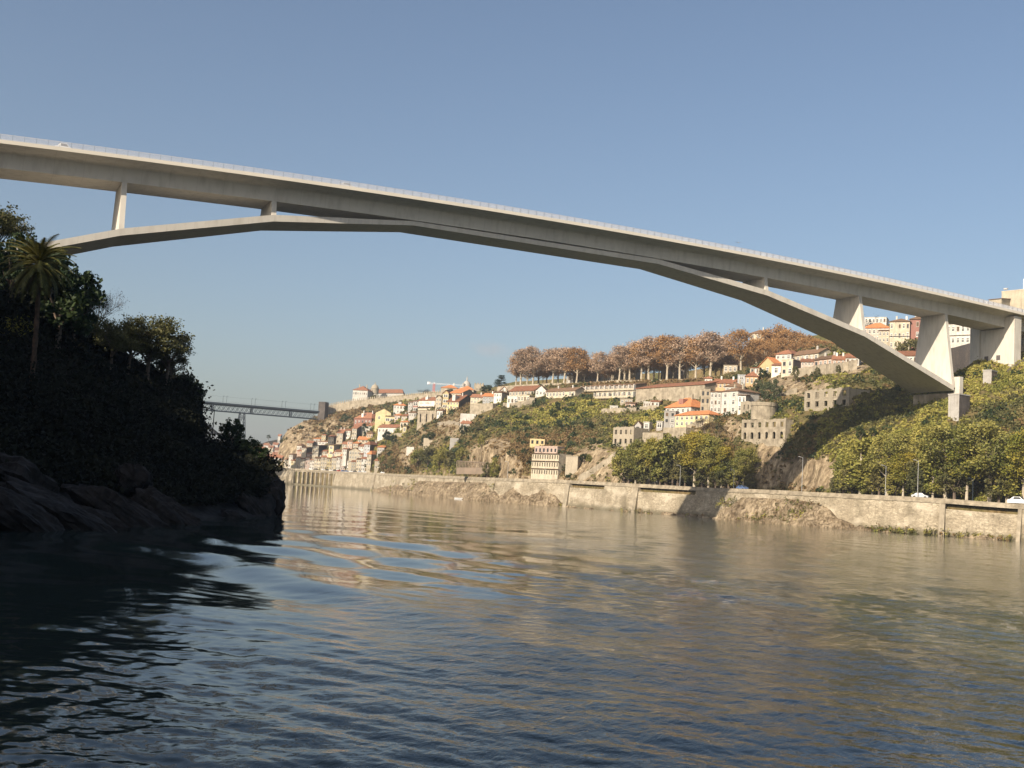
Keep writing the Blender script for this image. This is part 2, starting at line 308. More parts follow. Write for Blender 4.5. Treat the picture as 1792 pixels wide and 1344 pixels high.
def water_mesh():
    azf = np.concatenate([np.linspace(-75, -6, 60, endpoint=False), np.linspace(-6, 60, 900, endpoint=False), np.linspace(60, 100, 30)])
    az = np.radians(azf); vv = np.concatenate([np.arange(1700, 1360, -8.0), np.arange(1360, 960, -1.35), np.arange(960, 880, -1.0), np.arange(880, 874, -.5)])
    dd = (CAM[2]-WZ)*F_PX/(vv-868.5); dd = np.concatenate([dd[dd < 1500], [2000, 3000, 4300]])
    D, A = np.meshgrid(dd, az, indexing='ij'); X = CAM[0]+D*np.sin(A); Y = CAM[1]+D*np.cos(A)
    step = np.gradient(dd)[:, None]+0*D; lat = D*np.radians(66/900); r_ = np.random.default_rng(4)
    s_ = (X-CAM[0])*R0[0]+(Y-CAM[1])*R0[1]
    lf = sum(np.sin(X*kx+Y*ky+p)*a for kx, ky, p, a in ((.031, .022, 1, 1), (.017, -.034, 2.2, 1), (.071, .045, .4, .6), (-.05, .09, 3, .5), (.13, .02, 5, .35)))
    ruf = 1/(1+np.exp(-(s_+3+lf*5)/5.0)); gust = np.clip(.75+.28*lf, .25, 1.35); near = np.clip(1-(D-28)/26, 0, 1)
    Z = np.zeros_like(D)
    for k in range(110):
        lam = 10**r_.uniform(-.65, .40); th = r_.normal(.55, .75); kk = 2*math.pi/lam
        slope = .0265*(1.0 if lam < 2 else .55); amp = slope/kk*(.05+.95*np.clip(ruf*gust+near*.10, 0, 1.3)); amp = amp*np.clip((lam/np.maximum(step, lat)-1.6)/1.6, 0, 1)
        ph = r_.uniform(0, 6.28); Z += amp*np.sin(kk*(X*math.cos(th)+Y*math.sin(th))+ph+.8*np.sin(.21*X+.13*Y+k))
    a = at(330, 935, 85); b = at(870, 1060, 45); e = np.array([b[0]-a[0], b[1]-a[1]]); e /= np.linalg.norm(e); nrm = np.array([-e[1], e[0]])
    q = X*nrm[0]+Y*nrm[1]; l = X*e[0]+Y*e[1]; l0 = a[0]*e[0]+a[1]*e[1]; q0 = (a[0]*nrm[0]+a[1]*nrm[1])
    bend = 2.6*np.sin(l*.045+.5)+1.1*np.sin(l*.12+q*.08)+.5*np.sin(l*.31+1.3*q*.2)
    env = np.exp(-((l-l0-22)/34)**2)*np.exp(-((q-q0+2)/34)**2)
    for lam, am, ph in ((7.6, .10, 0), (4.3, .034, 1.3), (11.5, .085, 2.0)): Z += am*env*np.sin((q+bend)*2*math.pi/lam+ph)*(1-.55*ruf)*np.clip((lam/np.maximum(step, .01)-1.6)/1.6, 0, 1)
    for lam, th, am in ((14, .4, .03), (9, 1.6, .02), (6.2, -.3, .012), (3.1, .9, .004)): Z += am*np.sin(2*math.pi/lam*(X*math.cos(th)+Y*math.sin(th))+1.1*np.sin(.09*X-.07*Y))*np.clip((lam/np.maximum(step, .01)-1.6)/1.6, 0, 1)
    Z += WZ; n, m_ = D.shape
    me = bpy.data.meshes.new('river_water'); co = np.stack([X, Y, Z], -1).reshape(-1, 3).astype(np.float32)
    idx = np.arange(n*m_).reshape(n, m_); f = np.stack([idx[:-1, :-1], idx[:-1, 1:], idx[1:, 1:], idx[1:, :-1]], -1).reshape(-1, 4)[:, ::-1].astype(np.int32)
    ex = np.array([(-2300, -1300, WZ-.4), (3300, -1300, WZ-.4), (3300, 4300, WZ-.4), (-2300, 4300, WZ-.4)], np.float32); f2 = np.array([[0, 1, 2, 3]], np.int32)+len(co)
    co = np.concatenate([co, ex]); f = np.concatenate([f, f2]); nf = len(f)
    me.vertices.add(len(co)); me.vertices.foreach_set('co', co.ravel()); me.loops.add(4*nf); me.loops.foreach_set('vertex_index', f.ravel())
    me.polygons.add(nf); me.polygons.foreach_set('loop_start', np.arange(0, 4*nf, 4, dtype=np.int32)); me.polygons.foreach_set('use_smooth', np.ones(nf, dtype=bool))
    me.update(calc_edges=True); me.materials.append(M['water']); link('river_water', me, None, kind='structure')
water_mesh()
mb = MB(); mb.add([(-2400, -1400, -6), (3400, -1400, -6), (3400, 4400, -6), (-2400, 4400, -6)], [(0, 1, 2, 3)])
mb.build('ground', M['darksoil'], kind='structure')

# ------------------------------------------------------------------ terrain of the right bank
# column: u, wall depth, wall-top v, promenade back depth, then (v, depth) up the hill
COLS = [
 (488, 832, 820.5, 845, (808, 852), (795, 862), (788, 872), (783, 884)),
 (494, 832, 820.5, 845, (802, 854), (780, 864), (770, 874), (765, 886)),
 (505, 826, 821, 840, (795, 852), (775, 862), (756, 876), (751, 888)),
 (530, 812, 822.5, 828, (795, 845), (772, 858), (747, 876), (738, 890)),
 (556, 800, 824, 818, (795, 838), (770, 855), (742, 876), (729, 892)),
 (600, 750, 827, 770, (792, 795), (768, 832), (738, 862), (720, 888)),
 (650, 690, 829, 715, (792, 742), (765, 785), (736, 825), (710, 872)),
 (700, 620, 832, 650, (795, 680), (765, 725), (732, 775), (703, 835)),
 (750, 565, 834, 590, (798, 620), (762, 665), (724, 720), (696, 790)),
 (800, 520, 836, 545, (792, 562), (760, 600), (722, 660), (690, 740)),
 (850, 475, 838.5, 500, (782, 515), (752, 555), (712, 620), (687, 700)),
 (900, 448, 840.5, 472, (788, 486), (748, 525), (703, 590), (680, 640)),
 (950, 435, 842, 458, (792, 474), (748, 515), (698, 580), (675, 625)),
 (1000, 422, 844, 444, (798, 460), (745, 500), (694, 565), (672, 600)),
 (1100, 392, 849.5, 414, (796, 430), (748, 468), (699, 530), (667, 575)),
 (1200, 371, 855, 394, (790, 408), (744, 440), (699, 490), (665, 545)),
 (1250, 358, 858, 388, (792, 396), (742, 420), (694, 470), (659, 530)),
 (1310, 342, 860, 377, (795, 384), (740, 400), (690, 452), (645, 520)),
 (1370, 327, 862.5, 362, (795, 372), (738, 382), (684, 430), (622, 510)),
 (1430, 313, 866, 344, (795, 358), (738, 370), (684, 405), (606, 495)),
 (1500, 302, 869.5, 326, (800, 338), (740, 354), (685, 371), (604, 470)),
 (1590, 291, 874, 310, (800, 324), (745, 342), (702, 360), (640, 400)),
 (1660, 286, 878, 303, (800, 315), (745, 326), (705, 338), (664, 358)),
 (1710, 282, 882, 299, (795, 309), (735, 320), (682, 338), (628, 366)),
 (1765, 278, 886, 294, (790, 304), (728, 316), (670, 336), (615, 372)),
 (1830, 272, 890, 288, (780, 298), (715, 312), (655, 332), (600, 370)),
 (2050, 262, 904, 278, (780, 288), (700, 302), (640, 325), (575, 365)),
 (2500, 262, 925, 278, (780, 288), (690, 302), (630, 325), (560, 365)),
]
us = [c[0] for c in COLS]
def col_at(u):
    out = [np.interp(u, us, [c[1] for c in COLS]), np.interp(u, us, [c[2] for c in COLS]), np.interp(u, us, [c[3] for c in COLS])]
    for k in range(4, 8): out += [np.interp(u, us, [c[k][0] for c in COLS]), np.interp(u, us, [c[k][1] for c in COLS])]
    return out
ROCKY = [(520, 775, 40, 45, .45), (585, 745, 30, 16, .3), (640, 735, 30, 10, .2), (770, 700, 40, 10, .2), (845, 800, 26, 26, .5), (890, 822, 22, 26, .55), (868, 780, 26, 14, .4), (790, 745, 26, 26, .25), (1040, 812, 42, 30, .5),
         (1060, 835, 60, 14, .4), (1030, 785, 30, 20, .2), (1285, 830, 60, 30, .3), (1350, 790, 24, 26, .45), (1415, 830, 52, 28, .6), (1340, 830, 40, 26, .35), (1400, 680, 60, 16, .4), (1370, 665, 22, 20, .45), (1480, 640, 40, 18, .5),
         (1440, 810, 20, 10, .4), (1560, 850, 60, 12, .35), (1690, 852, 70, 14, .4), (1775, 850, 30, 16, .5), (1283, 750, 16, 18, .4), (1170, 757, 70, 8, .35), (940, 840, 60, 8, .4), (760, 830, 40, 8, .2), (715, 800, 16, 20, .35), (750, 770, 25, 25, .2)]
def rocky(u, v):
    f = 0
    for a, b, ra, rb, s in ROCKY:
        q = ((u-a)/ra)**2+((v-b)/rb)**2
        if q < 1.6: f = max(f, s*min(1, max(0, (1.6-q)/1.0)))
    return f
ui = np.unique(np.concatenate([np.arange(488, 700, 2.0), np.arange(700, 1300, 3.0), np.arange(1300, 1840, 3.0), np.arange(1840, 2500, 20.0)]))
NSUB = [1, 4, 14, 20, 22, 20, 8]
TV = []; TR = []
for u in ui:
    c = col_at(u); pt0 = atz(u, c[0]+.9, -4.0); pw = at(u, c[1], c[0]+.9); zt = pw[2]-.15
    ctrl = [pt0, np.array([pw[0], pw[1], zt]), atz(u, c[2], zt+.15)]
    for k in range(4): ctrl.append(at(u, c[3+2*k], c[4+2*k]))
    last = ctrl[-1]; slope_z = last[2]
    ctrl.append(atz(u, c[10]+160, last[2]+3))
    pts = [(ctrl[0], 0, 0)]
    for k in range(len(ctrl)-1):
        n = NSUB[k]
        for j in range(1, n+1):
            pts.append((ctrl[k]*(1-j/n)+ctrl[k+1]*j/n, k+j/n, 0))
    TV.append([p[0] for p in pts]); TR.append([p[1] for p in pts])
tv = np.array(TV); tr = np.array(TR)
rk = np.zeros(tr.shape)
for i in range(tv.shape[0]):
    for j in range(tv.shape[1]):
        P = tv[i, j]; r = tr[i, j]
        if r <= 2.02: continue
        a = min(1, (r-2.0)*1.6)*(1 if r < 5.6 else max(.15, (6.2-r)))
        uu, vv = project(P); k = rocky(uu, vv); rk[i, j] = k
        q = Vector(P)
        n1 = noise.fractal(q*.022, 1.0, 2.1, 4); n2 = noise.fractal(Vector((q.x*.11, q.y*.11, q.z*.06))+Vector((9, 3, 1)), .9, 2.2, 4)
        n3 = noise.ridged_multi_fractal(Vector((q.x*.09, q.y*.09, q.z*.05)), .9, 2.1, 4, 1.0, 2.0)-1.0
        away = 1.0
        dx = (n2*1.0+n1*2.2+n3*k*2.6)*a
        tv[i, j] += np.array([-.75, -.45, .25])*dx*away
mb = MB(); mb.grid(tv.tolist())
hill = mb.build('hillside_terrain', M['hill'], kind='structure', smooth=True)
at_ = hill.data.attributes.new('rocky', 'FLOAT', 'POINT'); at_.data.foreach_set('value', rk.ravel())
HB = BVHTree.FromPolygons([Vector(p) for p in mb.v], mb.f)
def hit(u, v):
    r = Vector(ray(u, v)).normalized(); h = HB.ray_cast(Vector(CAM), r)
    return h[0]
def gz(x, y):
    h = HB.ray_cast(Vector((x, y, 400)), Vector((0, 0, -1))); return h[0].z if h[0] else None
def base_at(u, v, d=None):
    """ground point under the pixel: where the sight line meets the hill, or at depth d dropped onto it"""
    if d is None:
        p = hit(u, v)
        if p: return p
        d = col_at(u)[10]+6
    q = at(u, v, d); z = gz(q[0], q[1])
    return Vector((q[0], q[1], q[2] if z is None else min(z, q[2]+1.5)))

# hills behind: the upper town and the far bank downstream
def slab_hill(name, prof, m, zlow=-5, thick=200):
    A = []
    for u, v, d in prof:
        t = at(u, v, d); b = at(u, v, d-60); A.append([(b[0], b[1], zlow), (b[0]*.4+t[0]*.6, b[1]*.4+t[1]*.6, t[2]*.7), tuple(t), (t+(t-CAM)*(thick/d))*np.array([1, 1, 0])+np.array([0, 0, t[2]])])
    mb = MB(); mb.grid(A); return mb.build(name, m, kind='structure')
slab_hill('distant_hills', [(380, 800, 1500), (430, 786, 1500), (470, 772, 1520), (492, 768, 1530), (540, 765, 1540), (640, 760, 1600)], M['darksoil'])
slab_hill('upper_town_hill', [(560, 715, 1000), (615, 703, 990), (700, 692, 980), (760, 686, 930), (830, 686, 860), (900, 668, 800), (1000, 662, 760), (1100, 655, 740), (1200, 650, 720), (1260, 640, 700), (1310, 604, 650), (1360, 596, 640), (1440, 585, 640), (1520, 572, 600), (1600, 560, 590), (1700, 552, 580), (1850, 530, 570), (2100, 500, 560)], M['hill'])

# quay road on the promenade, riverside retaining wall
uw = sorted(set(list(np.arange(470, 2400, 6.0))+[999, 1001, 1057, 1059, 1119, 1121, 1217, 1219, 1654, 1656, 1781, 1783, 514, 516, 586, 588]))
GAPS = [(1000, 1058), (1120, 1218), (1655, 1782)]; COMB = (515, 587)
def wall_frame(u):
    c = col_at(max(u, 488)); P = at(u, c[1], c[0]); Q = at(u+2, col_at(max(u+2, 488))[1], col_at(max(u+2, 488))[0])
    t = Vector((Q[0]-P[0], Q[1]-P[1], 0)).normalized(); n = Vector((t.y, -t.x, 0))
    if n.dot(Vector(CAM)-Vector(P)) < 0: n = -n
    return Vector((P[0], P[1], 0)), t, n, P[2]
root = thing('river_wall', 'long beige masonry embankment wall rising from the water along the far bank', 'wall')
W = []; WT = []
for u in uw:
    P, t, n, zt = wall_frame(u)
    j = noise.noise(P*.08)*.25
    if any(a <= u <= b for a, b in GAPS): pf = [(1.0, -3), (.35, zt-1.9), (-1.6, zt-1.9), (-1.6, zt-.5), (-1.5, zt-.5)]
    elif COMB[0] <= u <= COMB[1]: pf = [(1.0, -3), (.9, WZ+.9), (-2.6, WZ+.9), (-2.6, zt-1.3), (.0, zt-1.3)]
    else: pf = [(1.0+j, -3), (.35, zt-1.9), (.3, zt-1.6), (.25, zt-.5), (-.4, zt-.5)]
    pf += [(0.1, zt-.45), (.1, zt-.1)]
    row = []
    for a, z in pf: q = P+n*a; row.append((q.x, q.y, z))
    W.append(row)
mb = MB(); mb.grid(W); mb.build('masonry_face', M['stone'], root)
W = []
for u in uw:
    P, t, n, zt = wall_frame(u); W.append([tuple((P+n*a)+Vector((0, 0, z))) for a, z in ((-.9, zt-.5), (.45, zt-.5), (.45, zt-.05), (.1, zt), (.1, zt+.75), (-.2, zt+.75), (-.2, zt-.0), (-.9, zt))])
mb = MB(); mb.grid(W); mb.build('parapet_coping', M['oldstone'], root)
for ua, ub in ((992, 999), (1108, 1119), (1645, 1655), (1783, 1790), (655, 658), (862, 868)):
    P, t, n, zt = wall_frame(ua); P2, _, _, zt2 = wall_frame(ub)
    mb = MB(); mb.hexa([tuple(P-n*.5+Vector((0, 0, -3))), tuple(P+n*2.3+Vector((0, 0, -3))), tuple(P2+n*2.3+Vector((0, 0, -3))), tuple(P2-n*.5+Vector((0, 0, -3))),
        tuple(P-n*.5+Vector((0, 0, zt-.55))), tuple(P+n*.55+Vector((0, 0, zt-.55))), tuple(P2+n*.55+Vector((0, 0, zt2-.55))), tuple(P2-n*.5+Vector((0, 0, zt2-.55)))])
    mb.build('buttress', M['oldstone'], root)
for k in range(10):
    u = 516+k*7.75; P, t, n, zt = wall_frame(u)
    mb = MB(); a = P-n*2.5; b = P+n*.95
    mb.hexa([tuple(q+t*s+Vector((0, 0, z))) for z in (-3, zt-1.25) for q, s in ((a, -.75), (b, -.75), (b, .75), (a, .75))]); mb.build('pillar', M['stone'], root)
W = []
for u in ui:
    c = col_at(u); P, t, n, zt = wall_frame(u); e = atz(u, c[2]-1, zt+.06); W.append([tuple(P-n*1.0+Vector((0, 0, zt-.02))), tuple(e)])
mb = MB(); mb.grid(W); mb.build('road', M['asphalt'], kind='structure')
# low rock shores at the foot of the wall
def shore(segs, name='rock_bank'):
    W = []; n_ = 10
    for u, zf, out in segs:
        P, t, n, zt = wall_frame(u); row = []
        for j in range(n_+1):
            f = j/n_; a = .3+out*f; z = WZ-1.2+(1-f)**.7*(zf*(zt)+1.2)
            q = P+n*a+Vector((0, 0, z)); d = noise.fractal(Vector((q.x*.25, q.y*.25, z*.25)), .8, 2.1, 4)*min(1, out/3)*min(1, f*5)*(1.5)
            row.append(tuple(q+n*d*.8+Vector((0, 0, d*.6))))
        W.append(row)
    mb = MB(); mb.grid(W); return mb.build(name, M['rock'], kind='structure', smooth=False)
def ramp(us_, fs, os_, step=2.0):
    return [(u, np.interp(u, us_, fs), np.interp(u, us_, os_)) for u in np.arange(us_[0], us_[-1]+.1, step)]
shore(ramp([1262, 1275, 1300, 1400, 1450, 1470, 1500, 1600], [.05, .45, .85, .88, .7, .35, .18, .05], [1, 5, 7, 7, 7, 6, 6, 3]))
shore(ramp([650, 680, 700, 715, 735, 800, 850, 880], [.05, .35, .55, .3, .8, .85, .9, .3], [1, 4, 5, 4, 6, 8, 9, 5]))
shore(ramp([880, 900, 930, 950, 975, 990], [.3, .75, .35, .72, .5, .1], [5, 5, 5, 6, 5, 2]))
shore(ramp([990, 1010, 1060, 1105, 1150, 1210, 1240, 1262], [.08, .07, .05, .05, .1, .12, .12, .06], [3, 3, 2.5, 2, 3, 4, 4, 2]))
shore(ramp([1655, 1700, 1750, 1790, 1850], [.06, .1, .12, .06, .06], [2, 3, 3, 2, 2]))

# ------------------------------------------------------------------ terrain of the near left bank
LC = [  # u, water depth, rows (v, depth)
 (-700, 40, (760, 48), (520, 62), (300, 84), (160, 120)),
 (-350, 50, (800, 58), (560, 76), (380, 98), (270, 130)),
 (-100, 66, (815, 76), (640, 92), (500, 112), (400, 140)),
 (0, 76, (838, 86), (680, 102), (540, 122), (432, 142)),
 (60, 80, (850, 92), (700, 108), (570, 126), (470, 145)),
 (120, 84, (860, 96), (720, 112), (610, 130), (512, 150)),
 (180, 88, (865, 100), (740, 116), (655, 134), (585, 152)),
 (240, 93, (870, 104), (760, 120), (690, 138), (632, 156)),
 (300, 98, (878, 108), (780, 124), (710, 140), (652, 160)),
 (325, 102, (885, 111), (785, 126), (715, 142), (662, 160)),
 (344, 107, (885, 115), (790, 130), (740, 150), (690, 162)),
 (352, 109, (885, 117), (810, 132), (782, 150), (774, 164)),
 (400, 118, (880, 125), (820, 137), (790, 152), (780, 166)),
 (440, 124, (872, 130), (822, 139), (800, 152), (790, 164)),
 (468, 128, (862, 132), (826, 139), (812, 148), (810, 158)),
 (482, 130, (862, 133), (838, 138), (830, 145), (829, 152)),
 (490, 131, (872, 133.5), (850, 137), (845, 142), (845, 146)),
 (495, 133, (925, 135), (925, 137), (926, 140), (928, 142)),
]
lu = [c[0] for c in LC]
li = np.unique(np.concatenate([np.arange(-700, 0, 10.0), np.arange(0, 496, 2.5)]))
LT = []
for u in li:
    dw = np.interp(u, lu, [c[1] for c in LC]); ctrl = [atz(u, dw-2, -2.5)]
    ctrl.append(atz(u, dw, WZ))
    for k in range(2, 6): ctrl.append(at(u, np.interp(u, lu, [c[k][0] for c in LC]), np.interp(u, lu, [c[k][1] for c in LC])))
    l = ctrl[-1]; dl = np.interp(u, lu, [c[5][1] for c in LC]); sl_ = (l[2]-4)/dl
    ctrl.append(atz(u, dl+60, max(-2, 4+sl_*.93*(dl+60)))); ctrl.append(atz(u, dl+200, max(-2, min(70, 4+sl_*.9*(dl+200))))) if u < 340 else ctrl.append(atz(u, dl+120, -3))
    pts = [ctrl[0]]
    for k in range(len(ctrl)-1):
        n = [1, 8, 12, 10, 10, 6, 4][k]
        for j in range(1, n+1): pts.append(ctrl[k]*(1-j/n)+ctrl[k+1]*j/n)
    row = []
    for jj, P in enumerate(pts):
        q = Vector(P); amp = 1.0 if 2 <= jj < 42 else .0
        d = noise.fractal(q*.13, .9, 2.1, 5)*1.3*amp if u < 480 else noise.fractal(q*.2, .9, 2.1, 4)*.5*amp
        row.append(P+np.array([.8, -.5, .2])*d)
    LT.append(row)
mb = MB(); mb.grid([[tuple(p) for p in r] for r in LT])
NLJ = len(LT[0])
mb.m = [1 if (k % (NLJ-1)) < 9 else 0 for k in range(len(mb.f))]
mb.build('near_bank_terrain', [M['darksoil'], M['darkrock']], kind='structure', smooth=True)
LB = BVHTree.FromPolygons([Vector(p) for p in mb.v], mb.f)
def lhit(u, v):
    h = LB.ray_cast(Vector(CAM), Vector(ray(u, v)).normalized()); return h[0]
def lgz(x, y):
    h = LB.ray_cast(Vector((x, y, 400)), Vector((0, 0, -1))); return h[0].z if h[0] else None
# unseen steep hill of the near bank, left of the view, shaped to shade it
G = []
for X in np.arange(-420, 11, 7.0):
    row = []
    for Y in np.arange(-420, 330, 9.0):
        s = (6-X); sh = 8 if Y > -215 else 8+(-215-Y)*.25
        f = max(0, s-sh+8)/46; z = -3+62*min(1, f)**.85 if f > 0 else -3
        if Y > -60: z *= max(0.0, 1-(Y+60)/150)**.5 if X > -60 else 1
        # keep under the sight line of the visible ridge
        z = min(z, 80); q = Vector((X, Y, 0)); z += noise.fractal(q*.04, .9, 2.1, 4)*3*min(1, max(0, f)*3)
        px, py = project((X, Y, z))
        if (Y+250)*math.cos(YAW)+(X-9)*math.sin(YAW) > 5 and px > -60:
            lim = atz(px, 1, 0); k = (np.array([X, Y, z])-CAM)@FW; vv = np.interp(px, lu, [c[5][0] for c in LC]); z = min(z, at(px, vv, k)[2]-1.5) if px < 345 else -3
        row.append((X, Y, z))
    G.append(row)
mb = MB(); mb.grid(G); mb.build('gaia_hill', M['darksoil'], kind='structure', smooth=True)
GB = BVHTree.FromPolygons([Vector(p) for p in mb.v], mb.f)

# ------------------------------------------------------------------ the concrete arch bridge
KX = [0, 37.27, 69.42, 103.32, 173.82, 210.0, 245.57, 281.17]
def zdeck(x): return 67.93+.017815*(x-140)-.000173*(x-140)**2
zt_ = {0: 42.27, 37.27: 55.47, 69.42: 63.57}
def arch_top():
    o = []
    for x, b in zip(KX, (42.27, 55.47, 63.57, None, None, 63.57, 55.47, 42.27)):
        if b is None: o.append(zdeck(x)-.12)
        else:
            nom = {0: 0, 37.27: 35, 69.42: 70, 210.0: 210, 245.57: 245, 281.17: 280}[x]; o.append(b+.01524*(nom-140))
    return o
AT = arch_top(); AB = [z-1.52 for z in AT]; AB[3] = 65.86; AB[4] = 66.93
AH = [8.39, 7.06, 5.74, 4.60, 4.60, 5.74, 7.06, 8.39]
br = thing('concrete_arch_bridge', 'huge pale concrete arch bridge with flat deck spanning high over the river', 'bridge', (0, 0, 0))
WB = 4.79; CY = 9.6
xs = list(np.arange(-60, 345, 4.0))
S = []
for x in xs:
    z = zdeck(x); S.append([(x, -WB, z), (x, -WB-.18, z+3.05), (x, -WB-.5, z+3.35), (x, -CY+.25, z+3.95), (x, -CY+.25, z+4.5), (x, CY-.25, z+4.5), (x, CY-.25, z+3.95), (x, WB+.5, z+3.35), (x, WB+.18, z+3.05), (x, WB, z), (x, -WB, z)])
mb = MB(); mb.grid(S); mb.build('deck_girder', M['concrete'], br)
for s in (-1, 1):
    mb = MB(); mb.grid([[(x, s*(CY-.25), zdeck(x)+3.86), (x, s*CY, zdeck(x)+3.86), (x, s*CY, zdeck(x)+4.62), (x, s*(CY-.35), zdeck(x)+4.62), (x, s*(CY-.35), zdeck(x)+4.5)] for x in xs]); mb.build('cornice', M['cornice'], br)
    rl = MB()
    for a, b in zip(xs[:-1], xs[1:]):
        for h, r in ((5.72, .05), (4.76, .03)): rl.bar((a, s*(CY-.12), zdeck(a)+h), (b, s*(CY-.12), zdeck(b)+h), r)
    rr = rl.build('handrail', M['rail'], br)
    bl = MB()
    for x in np.arange(-60, 340, .2): bl.box(x-.045, s*(CY-.12)-.03, zdeck(x)+4.62, x+.045, s*(CY-.12)+.03, zdeck(x)+5.7)
    o = bl.build('balusters', M['rail'], br)
    ps = MB()
    for x in np.arange(-60, 340, 2.2): ps.box(x-.045, s*(CY-.12)-.06, zdeck(x)+4.62, x+.045, s*(CY-.12)+.06, zdeck(x)+5.74)
    o = ps.build('railing_posts', M['steel'], br); o['kind'] = 'stuff'
mb = MB(); mb.grid([[(x, -8.2, zdeck(x)+4.51), (x, 8.2, zdeck(x)+4.51)] for x in xs]); mb.build('carriageway', M['asphalt'], br)
A = MB(); A.grid([[(x, -h, b), (x, -h, t), (x, h, t), (x, h, b), (x, -h, b)] for x, t, b, h in zip(KX, AT, AB, AH)])
A.v[-5:] = A.v[-5:]; A.build('arch', M['concrete'], br)
for x, t, h in [(KX[1], AT[1], AH[1]), (KX[2], AT[2], AH[2]), (KX[5], AT[5], AH[5]), (KX[6], AT[6], AH[6]), (KX[7], AT[7], AH[7])]:
    z1 = zdeck(x)+.01; e = .55; hb = h-.08; zb_ = t-.6
    mb = MB(); mb.hexa([(x-e, -hb, zb_), (x+e, -hb, zb_), (x+e, hb, zb_), (x-e, hb, zb_), (x-e, -WB+.02, z1), (x+e, -WB+.02, z1), (x+e, WB-.02, z1), (x-e, WB-.02, z1)])
    mb.build('pier', M['concrete'], br)
x = 308.6; z1 = zdeck(x); mb = MB()
mb.box(x-1.0, -4.6, 40, x+1.0, 4.6, z1-.25); mb.box(x-1.3, -8.6, 40, x+1.8, -4.8, z1+3.3); mb.box(x-1.3, 4.8, 40, x+1.8, 8.6, z1+3.3)
for y in (-2.4, 2.2): mb.box(x-1.06, y-.75, 55.6, x-1.0, y+.75, 57.2, 1)
mb.build('end_pier', [M['concrete'], M['darkgrey']], br)
mb = MB(); mb.box(281.9, -9.9, 38, 283.4, -7.6, 47.2); mb.build('springing_block', M['concrete'], br)
mb = MB(); mb.box(281.6, -7.59, 36, 285.5, 8.0, 42.3); mb.build('springing_wall', M['oldstone'], br)
mb = MB(); mb.box(-6, -10, 25, 1.5, 10, 41); mb.build('springing_block', M['concrete'], br)

# ------------------------------------------------------------------ iron truss bridge downstream
ib = thing('iron_truss_bridge', 'distant dark blue iron lattice bridge with flat upper deck in front of the old town', 'bridge')
E0 = at(300, 697.2, 772); E1 = at(557, 721.5, 812); E0 = Vector(E0); E1 = Vector(E1); E0 = Vector((E0.x, E0.y, (E0.z+E1.z)/2)); E1.z = E0.z
T = (E1-E0).normalized(); NN = Vector((-T.y, T.x, 0)); Lb = (E1-E0).length
def bp(s, y, z): return E0+T*s+NN*y+Vector((0, 0, z))
mb = MB(); mb.hexa([bp(-120, -4, -.7), bp(Lb, -4, -.7), bp(Lb, 4, -.7), bp(-120, 4, -.7), bp(-120, -4, .3), bp(Lb, -4, .3), bp(Lb, 4, .3), bp(-120, 4, .3)]); mb.build('upper_deck', M['iron'], ib)
mb = MB()
for y in (-3, 3):
    for z in (-1.2, -5.6): mb.hexa([bp(-120, y-.2, z-.3), bp(Lb, y-.2, z-.3), bp(Lb, y+.2, z-.3), bp(-120, y+.2, z-.3), bp(-120, y-.2, z+.3), bp(Lb, y-.2, z+.3), bp(Lb, y+.2, z+.3), bp(-120, y+.2, z+.3)])
mb.build('chords', M['iron'], ib)
for y in (-3, 3):
    mb = MB(); s = -20.0
    while s < Lb-3:
        mb.bar(bp(s, y, -5.5), bp(s+3.2, y, -1.2), .13); mb.bar(bp(s+3.2, y, -5.5), bp(s, y, -1.2), .13); s += 3.2
    for s in (0, 28, 55.5, 83.5): mb.bar(bp(s, y, -5.6), bp(s, y, -1), .5)
    mb.build('lattice', M['iron'], ib)
sp = [project(bp(s, 0, 0))[0] for s in np.arange(0, Lb, 1.0)]
def s_at(u): return float(np.interp(u, sp, np.arange(0, Lb, 1.0)))
s0 = s_at(425); pr = link('iron_pier', None, ib)
mb = MB()
for k in range(5):
    z0_, z1_ = -5.8-k*8, -5.8-(k+1)*8; w0, w1 = 1.6+k*.55, 1.6+(k+1)*.55
    for a in (-1, 1):
        for b in (-1, 1): mb.bar(bp(s0+a*w0, b*w0*1.5, z0_), bp(s0+a*w1, b*w1*1.5, z1_), .32)
        mb.bar(bp(s0-w0, a*w0*1.5, z0_), bp(s0+w1, a*w1*1.5, z1_), .16); mb.bar(bp(s0+w0, a*w0*1.5, z0_), bp(s0-w1, a*w1*1.5, z1_), .16)
        mb.bar(bp(s0+a*w0, -w0*1.5, z0_), bp(s0+a*w1, w1*1.5, z1_), .16); mb.bar(bp(s0-w1, a*w1*1.5, z1_), bp(s0+w1, a*w1*1.5, z1_), .16)
mb.build('pier_lattice', M['iron'], pr)
mb = MB(); pb = []; pt2 = []
AP = [(-150, 792, 800), (-120, 760, 778), (-60, 725, 742), (0, 705, 720), (60, 697, 712), (130, 695, 709), (200, 697, 711), (250, 701, 716), (295, 708, 728), (320, 714, 740), (338, 722, 752), (352, 734, 762), (362, 742, 772), (374, 752, 782), (386, 762, 792), (398, 776, 806), (406, 792, 815)]
for u, vt, vb in AP:
    dd_ = 790-(386-u)*.15; q = Vector(at(u, vt, dd_)); r = Vector(at(u, vb, dd_)); pt2.append(q); pb.append(r)
for y in (0, 8):
    o = NN*y
    for k in range(len(AP)-1):
        mb.bar(pt2[k]+o, pt2[k+1]+o, .45); mb.bar(pb[k]+o, pb[k+1]+o, .45); mb.bar(pt2[k]+o, pb[k]+o, .25); mb.bar(pt2[k]+o, pb[k+1]+o, .22)
mb.bar(Vector(at(345, 757.5, 790)), Vector(at(402, 760, 790)), .8)
mb.build('arch_lattice', M['darkiron'], ib)
